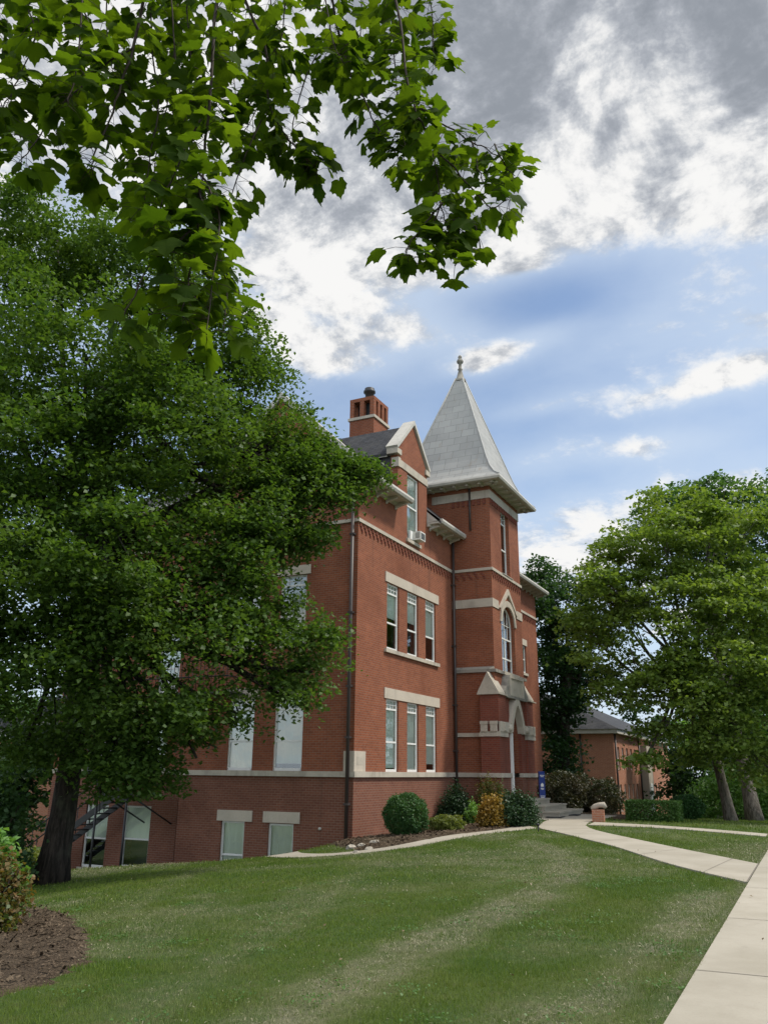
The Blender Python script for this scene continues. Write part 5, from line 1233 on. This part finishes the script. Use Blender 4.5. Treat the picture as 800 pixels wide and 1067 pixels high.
# --- overhanging maple: trunk behind the viewer, one limb with drooping twigs over the view
def near_maple():
    rng = np.random.default_rng(77); base = np.array([-4.6, -2.6, 0.0]); base[2] = g1(*base[:2])
    root = empty('overhanging_maple', tuple(base), 'maple whose leafy branch hangs over the top of the view', 'tree')
    tk, tw = MB(), MB()
    P = lambda p: tuple(np.asarray(p)-base)
    limb0 = at(180, -330, 3.9); limb1 = at(360, -260, 4.2); limb2 = at(60, -250, 3.7)
    crotch = base+np.array([.15, .1, 4.6])
    tk.tube([P(base+np.array([0, 0, -.2])), P(base+np.array([.02, 0, .5])), P(base+np.array([.05, .05, 2.4])), P(crotch), P(crotch+np.array([-.2, -.3, 2.5]))], [.5, .34, .29, .25, .16], 14)
    lb = bezier(crotch, crotch*.4+limb0*.6+np.array([0, 0, 1.0]), limb0, 12); tk.tube([P(q) for q in lb], list(np.linspace(.13, .05, 12)), 10)
    for e in (limb1, limb2): tk.tube([P(q) for q in bezier(lb[8], (lb[8]+e)/2+np.array([0, 0, .35]), e, 8)], list(np.linspace(.05, .025, 8)), 8)
    # drooping branches: picture-plane guides with their own distances
    br = [[(395, -200, 4.2), (405, -80, 4.2), (416, 0, 4.15), (429, 75, 4.1), (439, 112, 4.1), (454, 161, 4.05), (462, 210, 4.0), (472, 240, 4.0)],
          [(439, 112, 4.1), (465, 128, 4.15), (490, 145, 4.2), (515, 150, 4.25), (535, 145, 4.3)], [(454, 161, 4.05), (480, 190, 4.1), (505, 215, 4.1), (520, 205, 4.1)],
          [(462, 210, 4.0), (440, 235, 3.95), (425, 250, 3.9), (420, 265, 3.9)], [(462, 210, 4.0), (450, 245, 4.0), (455, 275, 4.0)], [(472, 232, 4.0), (495, 240, 4.05), (505, 262, 4.05)], [(472, 240, 4.0), (480, 262, 4.0), (478, 275, 4.0)], [(515, 150, 4.25), (525, 175, 4.25), (535, 185, 4.25)], [(490, 145, 4.2), (500, 180, 4.2), (505, 200, 4.2)],
          [(230, -180, 3.9), (228, -60, 3.8), (222, 20, 3.75), (215, 112, 3.7), (208, 180, 3.65), (200, 240, 3.6), (190, 290, 3.55), (180, 330, 3.5)],
          [(205, 200, 3.65), (225, 250, 3.7), (238, 300, 3.75), (232, 345, 3.75)], [(200, 240, 3.6), (160, 270, 3.6), (135, 320, 3.6), (125, 345, 3.6)],
          [(260, -160, 4.3), (252, -20, 4.3), (273, 50, 4.35), (276, 115, 4.4), (300, 150, 4.4), (325, 175, 4.4)], [(276, 115, 4.4), (255, 170, 4.4), (240, 215, 4.4)],
          [(330, -200, 4.6), (335, -40, 4.6), (345, 30, 4.6), (360, 80, 4.6), (385, 130, 4.6), (405, 165, 4.6)], [(345, 30, 4.6), (320, 90, 4.6), (310, 150, 4.6), (345, 170, 4.5)],
          [(140, -150, 3.9), (150, -20, 3.9), (140, 50, 3.9), (120, 110, 3.9), (100, 160, 3.9), (90, 190, 3.9)], [(140, 50, 3.9), (100, 70, 4.0), (60, 110, 4.0), (30, 150, 4.0), (22, 165, 4.0)],
          [(60, -150, 4.2), (60, -30, 4.2), (40, 30, 4.2), (20, 90, 4.2), (0, 120, 4.2)], [(60, -30, 4.2), (95, 30, 4.2), (80, 90, 4.2), (55, 130, 4.2)], [(0, -120, 4.5), (0, 0, 4.5), (-10, 70, 4.5), (5, 150, 4.5)],
          [(190, -150, 4.8), (185, 10, 4.8), (175, 80, 4.8), (160, 150, 4.8), (150, 210, 4.7)], [(300, -100, 4.0), (300, 20, 4.0), (290, 60, 4.0)], [(440, -150, 4.6), (446, -30, 4.6), (448, 30, 4.6), (452, 70, 4.6)], [(380, -100, 4.9), (378, 20, 4.9), (375, 70, 4.9)],
          [(175, -60, 4.2), (180, 60, 4.2), (190, 130, 4.2), (185, 190, 4.2)], [(240, -60, 4.6), (245, 50, 4.6), (250, 110, 4.6)], [(110, -60, 4.6), (112, 40, 4.6), (120, 80, 4.6)], [(20, -80, 3.8), (30, 0, 3.8), (45, 40, 3.8)],
          [(330, -90, 4.0), (350, 30, 4.0), (365, 70, 4.0)], [(415, -90, 4.5), (410, 20, 4.5), (415, 100, 4.4), (425, 170, 4.4)], [(275, -80, 4.9), (280, 40, 4.9), (265, 110, 4.9), (240, 150, 4.9)], [(155, -60, 4.3), (160, 40, 4.3), (165, 120, 4.2), (150, 180, 4.1), (145, 230, 4.0)], [(215, 112, 3.7), (180, 190, 3.7), (165, 240, 3.7)],
          [(208, 180, 3.65), (225, 220, 3.6), (220, 290, 3.55), (210, 350, 3.5)], [(85, -60, 3.7), (75, 50, 3.7), (65, 110, 3.7)], [(200, -60, 4.4), (205, 60, 4.4), (230, 120, 4.4)]]
    outline = np.array([(0, .02), (.08, -.07), (.22, -.10), (.34, -.05), (.42, -.03), (.43, .08), (.48, .17), (.56, .27), (.66, .40), (.58, .43), (.53, .50), (.51, .60), (.40, .57), (.31, .60), (.28, .68), (.24, .77), (.14, .80), (.07, .89), (0, 1.02)])
    full = np.concatenate([outline, (outline[1:-1]*np.array([-1, 1]))[::-1]])
    V, Fc = [], []
    def leaf(p, tip, nrm, L):
        d = tip/np.linalg.norm(tip); s = np.cross(nrm, d); s /= np.linalg.norm(s)+1e-9; n = np.cross(d, s)
        cup, drp, tw_ = rng.uniform(-.05, .35), rng.uniform(.05, .45), rng.normal(0, .12); wd = rng.uniform(.85, 1.12); b0 = len(V); ph = rng.uniform(0, 6); crl = rng.uniform(-1, 6)
        pts = [(0, .32)]+[tuple(q) for q in full]
        for (u, v) in pts:
            u2 = u*wd; h = -cup*abs(u2)-drp*v*v*.6+tw_*u2*v+.035*math.sin(9*u+5*v+ph)-.35*max(0, math.hypot(u2, v-.35)-.42)**2*crl
            V.append(p+(s*u2+d*v+n*h)*L)
        m = len(full)
        for i in range(m): Fc.append((b0, b0+1+i, b0+1+(i+1) % m))
    for B in br:
        Q = smooth_line([at(*b) for b in B], 5); n = len(Q); L = np.linalg.norm(np.diff(Q, axis=0), axis=1).sum()
        Q = Q+np.cumsum(rng.normal(0, .006, Q.shape), 0)
        tw.tube([P(q) for q in Q], list(np.linspace(.012 if len(B) > 5 else .006, .0025, n)), 6)
        # a leaf pair each few cm; each on its own stalk
        step = .064; k = int(L/step)
        for i in range(k+1):
            t = (i+rng.random()*.5)/k*(n-1); j = min(int(t), n-2); q = Q[j]+(Q[j+1]-Q[j])*(t-j); 
            if q[2] > EYE[2]+7.5: continue
            ax = (Q[j+1]-Q[j]); ax /= np.linalg.norm(ax)
            for sgn in (0, 1, 2) if rng.random() < .5 else (0, 1):
                a = rng.uniform(0, 6.28); o = np.array([math.cos(a), math.sin(a), rng.uniform(-.5, .25)]); o -= ax*(o@ax)*.6; o /= np.linalg.norm(o)
                st = q+o*rng.uniform(.05, .15)+np.array([0, 0, -.02]); tw.tube([P(q), P((q+st)/2+np.array([0, 0, .012])), P(st)], .0016, 4, cap=False)
                tip = o*.6+np.array([0, 0, -rng.uniform(.0, .8)])+rng.normal(0, .2, 3); nr = np.array([0, 0, 1.0])+o*rng.uniform(-.1, .5)+rng.normal(0, .28, 3)+np.array([.10, -.22, 0])
                leaf(st-base, tip, nr, rng.uniform(.070, .138))
    tk.build('trunk', 'bark', root); tw.build('twigs', 'twig', root)
    me = bpy.data.meshes.new('leaves'); me.from_pydata([tuple(v) for v in V], [], Fc); me.materials.append(M['leaf_near'])
    me.polygons.foreach_set('use_smooth', [True]*len(Fc))
    o = bpy.data.objects.new('leaves', me); COL.objects.link(o); o.parent = root
    # the rest of its crown, above and behind the viewer, out of the picture
    c = []
    for ctr, r, m in (((-4.6, -3.2, 8.6), (2.6, 2.2, 1.8), 26), ((-6.5, -2.2, 7.2), (1.8, 1.8, 1.3), 16)):
        d = rng.normal(size=(m, 3)); d /= np.linalg.norm(d, axis=1)[:, None]; cc = np.array(ctr)+d*np.array(r)*rng.uniform(.5, 1, m)[:, None]; cc = np.repeat(cc, 60, 0); c.append(cc+rng.normal(0, .28, cc.shape))
    c = np.concatenate(c)
    raw_mesh('crown', leaf_quads(c-base, .13, rng), 4, 'leaf_near', root)
near_maple()

# ------------------------------------------------------------------ buildings further off
def far_building():
    cx, cy = -11.1, 55.0; zb = g1(cx, cy)
    b = empty('brick_annex', (cx, cy, zb), 'low orange brick building with dark hip roof beyond the lawn', 'building')
    FE_ = (Vector((0, 0, 0)), Vector((0, 1, 0)), Vector((1, 0, 0))); FS = (Vector((0, 0, 0)), Vector((-1, 0, 0)), Vector((0, -1, 0)))
    H, LN, WD = 5.15, 23.0, 11.0; mb = MB()
    east, south = [], [(3.0, 4.0, 2.9, 4.5), (6.0, 7.0, 2.9, 4.5), (6.0, 7.0, .4, 1.9)]
    for k in range(9): u = 1.0+k*1.45+(2.6 if k > 4 else 0)+(.8 if k > 6 else 0); east += [(u, u+.62, .35, 2.0), (u, u+.62, 2.9, 4.3)]
    for fr, ops, W_ in ((FE_, east, LN), (FS, south, WD)):
        U = sorted({0, W_}|{q for o in ops for q in o[:2]}); Zs = sorted({-1.5, H}|{q for o in ops for q in o[2:]})
        for i in range(len(U)-1):
            for j in range(len(Zs)-1):
                uc, zc = (U[i]+U[i+1])/2, (Zs[j]+Zs[j+1])/2
                if any(o[0] < uc < o[1] and o[2] < zc < o[3] for o in ops): continue
                mb.face([pl(fr, U[i], Zs[j]), pl(fr, U[i+1], Zs[j]), pl(fr, U[i+1], Zs[j+1]), pl(fr, U[i], Zs[j+1])], fr[2])
        for o in ops:
            for u, n in ((o[0], fr[1]), (o[1], -fr[1])): mb.face([pl(fr, u, o[2]), pl(fr, u, o[3]), pl(fr, u, o[3], -.15), pl(fr, u, o[2], -.15)], n)
            mb.face([pl(fr, o[0], o[2]), pl(fr, o[1], o[2]), pl(fr, o[1], o[2], -.15), pl(fr, o[0], o[2], -.15)], Zv); mb.face([pl(fr, o[0], o[3]), pl(fr, o[1], o[3]), pl(fr, o[1], o[3], -.15), pl(fr, o[0], o[3], -.15)], -Zv)
    mb.face([(0, LN, -1.5), (-WD, LN, -1.5), (-WD, LN, H), (0, LN, H)], (0, 1, 0)); mb.face([(-WD, 0, -1.5), (-WD, LN, -1.5), (-WD, LN, H), (-WD, 0, H)], (-1, 0, 0))
    mb.build('wall', 'brick_far', b)
    for fr, ops in ((FE_, east), (FS, south)):
        for o in ops:
            m = MB(); a, c, d, e = o
            for q in ((a, a+.06, d, e), (c-.06, c, d, e), (a+.06, c-.06, d, d+.06), (a+.06, c-.06, e-.06, e), (a+.06, c-.06, (d+e)/2-.03, (d+e)/2+.03), ((a+c)/2-.015, (a+c)/2+.015, d+.06, (d+e)/2-.03), ((a+c)/2-.015, (a+c)/2+.015, (d+e)/2+.03, e-.06)): fbox(m, fr, *q, -.13, -.08)
            w = m.build('window', 'white', b); m = MB(); m.face([pl(fr, a, d, -.11), pl(fr, c, d, -.11), pl(fr, c, e, -.11), pl(fr, a, e, -.11)], fr[2]); m.build('pane', 'glass', w)
            m = MB(); m.face([pl(fr, a, d, -.4), pl(fr, c, d, -.4), pl(fr, c, e, -.4), pl(fr, a, e, -.4)], fr[2]); m.build('interior', 'dark_room', w)
    m = MB(); m.box(-WD-.35, .35, -.35, -.0, H-.05, H+.22); m.box(.0, .35, .001, LN+.35, H-.05, H+.22); m.box(-WD-.35, -WD, .001, LN+.35, H-.05, H+.22); m.build('cornice', 'cornice', b)
    m = MB(); e0, z0, zr_ = .45, H+.221, H+3.0
    A, B, C_, D_ = (e0, -e0, z0), (e0, LN+e0, z0), (-WD-e0, LN+e0, z0), (-WD-e0, -e0, z0); t0, t1 = (-WD/2, 4.2, zr_), (-WD/2, LN-4.2, zr_)
    m.face([A, B, t1, t0], (1, 0, 1)); m.face([B, C_, t1], (0, 1, 1)); m.face([C_, D_, t0, t1], (-1, 0, 1)); m.face([D_, A, t0], (0, -1, 1)); m.face([A, B, C_, D_], (0, 0, -1)); m.build('roof', 'slate', b)
    for (x, y) in ((.06, .3), (-2.1, -.06), (.06, 8.6), (.06, 13.4)): m = MB(); m.tube([(x, y, H-.05), (x, y, -1.0)], .06, 8); m.build('downpipe', 'pipe', b)
    m = MB(); m.box(.0, .5, 9.0, 10.9, -1.5, 4.6); m.build('entrance_bay', 'stone', b)
    m = MB(); m.box(.501, .53, 9.5, 10.4, -.2, 2.0); m.build('door', 'white', b)
far_building()
def house(name, c, w, d, h, rz, label, wall_m, n_win, roof_h=2.2):
    z = g1(c[0], c[1]); b = empty(name, (c[0], c[1], z), label, 'house', rz=rz); m = MB(); m.box(-w/2, w/2, -d/2, d/2, -1.5, h); m.build('wall', wall_m, b)
    m = MB(); m.prism([(-w/2-.4, -d/2-.4, h+.002), (-w/2-.4, d/2+.4, h+.002), (-w/2-.4, 0, h+roof_h)], (w+.8, 0, 0)); m.build('roof', 'slate', b)
    m = MB(); m.box(-w/2-.42, w/2+.42, -d/2-.43, -d/2-.39, h-.15, h+.1); m.build('fascia', 'white', b)
    for k in range(n_win):
        for zz in (.8, 3.4):
            if zz+1.4 > h: continue
            x = -w/2+w*(k+.5)/n_win; m = MB()
            for q in ((x-.5, x-.43, zz, zz+1.4), (x+.43, x+.5, zz, zz+1.4), (x-.43, x+.43, zz, zz+.07), (x-.43, x+.43, zz+1.33, zz+1.4), (x-.43, x+.43, zz+.67, zz+.73)): m.box(q[0], q[1], -d/2-.06, -d/2+.0, q[2], q[3])
            wd = m.build('window', 'white', b); m = MB(); m.box(x-.43, x+.43, -d/2-.03, -d/2-.005, zz+.07, zz+1.33); m.build('pane', 'dark_room', wd)
house('rear_house', at(8, 860, 62), 14, 9, 6.5, R(20), 'brick house with white trim beyond the hall at far left', 'brick_far', 5)
house('rear_house', at(-40, 860, 95), 16, 9, 6.2, R(35), 'pale grey house furthest away at the left edge', 'greybld', 5)
# low grey wall beyond the right-hand trunks
m = MB(); q = at(770, 850, 58); qz = g1(q[0], q[1])
m.box(-4, 2.2, -.2, .2, -.4, .75)
for k in range(9): m.box(-4+.69*k, -4+.69*k+.62, -.215, .215, .35, .68)
o = m.build('stone_wall', 'stone_dark'); o.location = (q[0], q[1], qz); tag(o, 'low grey stone wall behind the two right-hand trunks', 'wall')
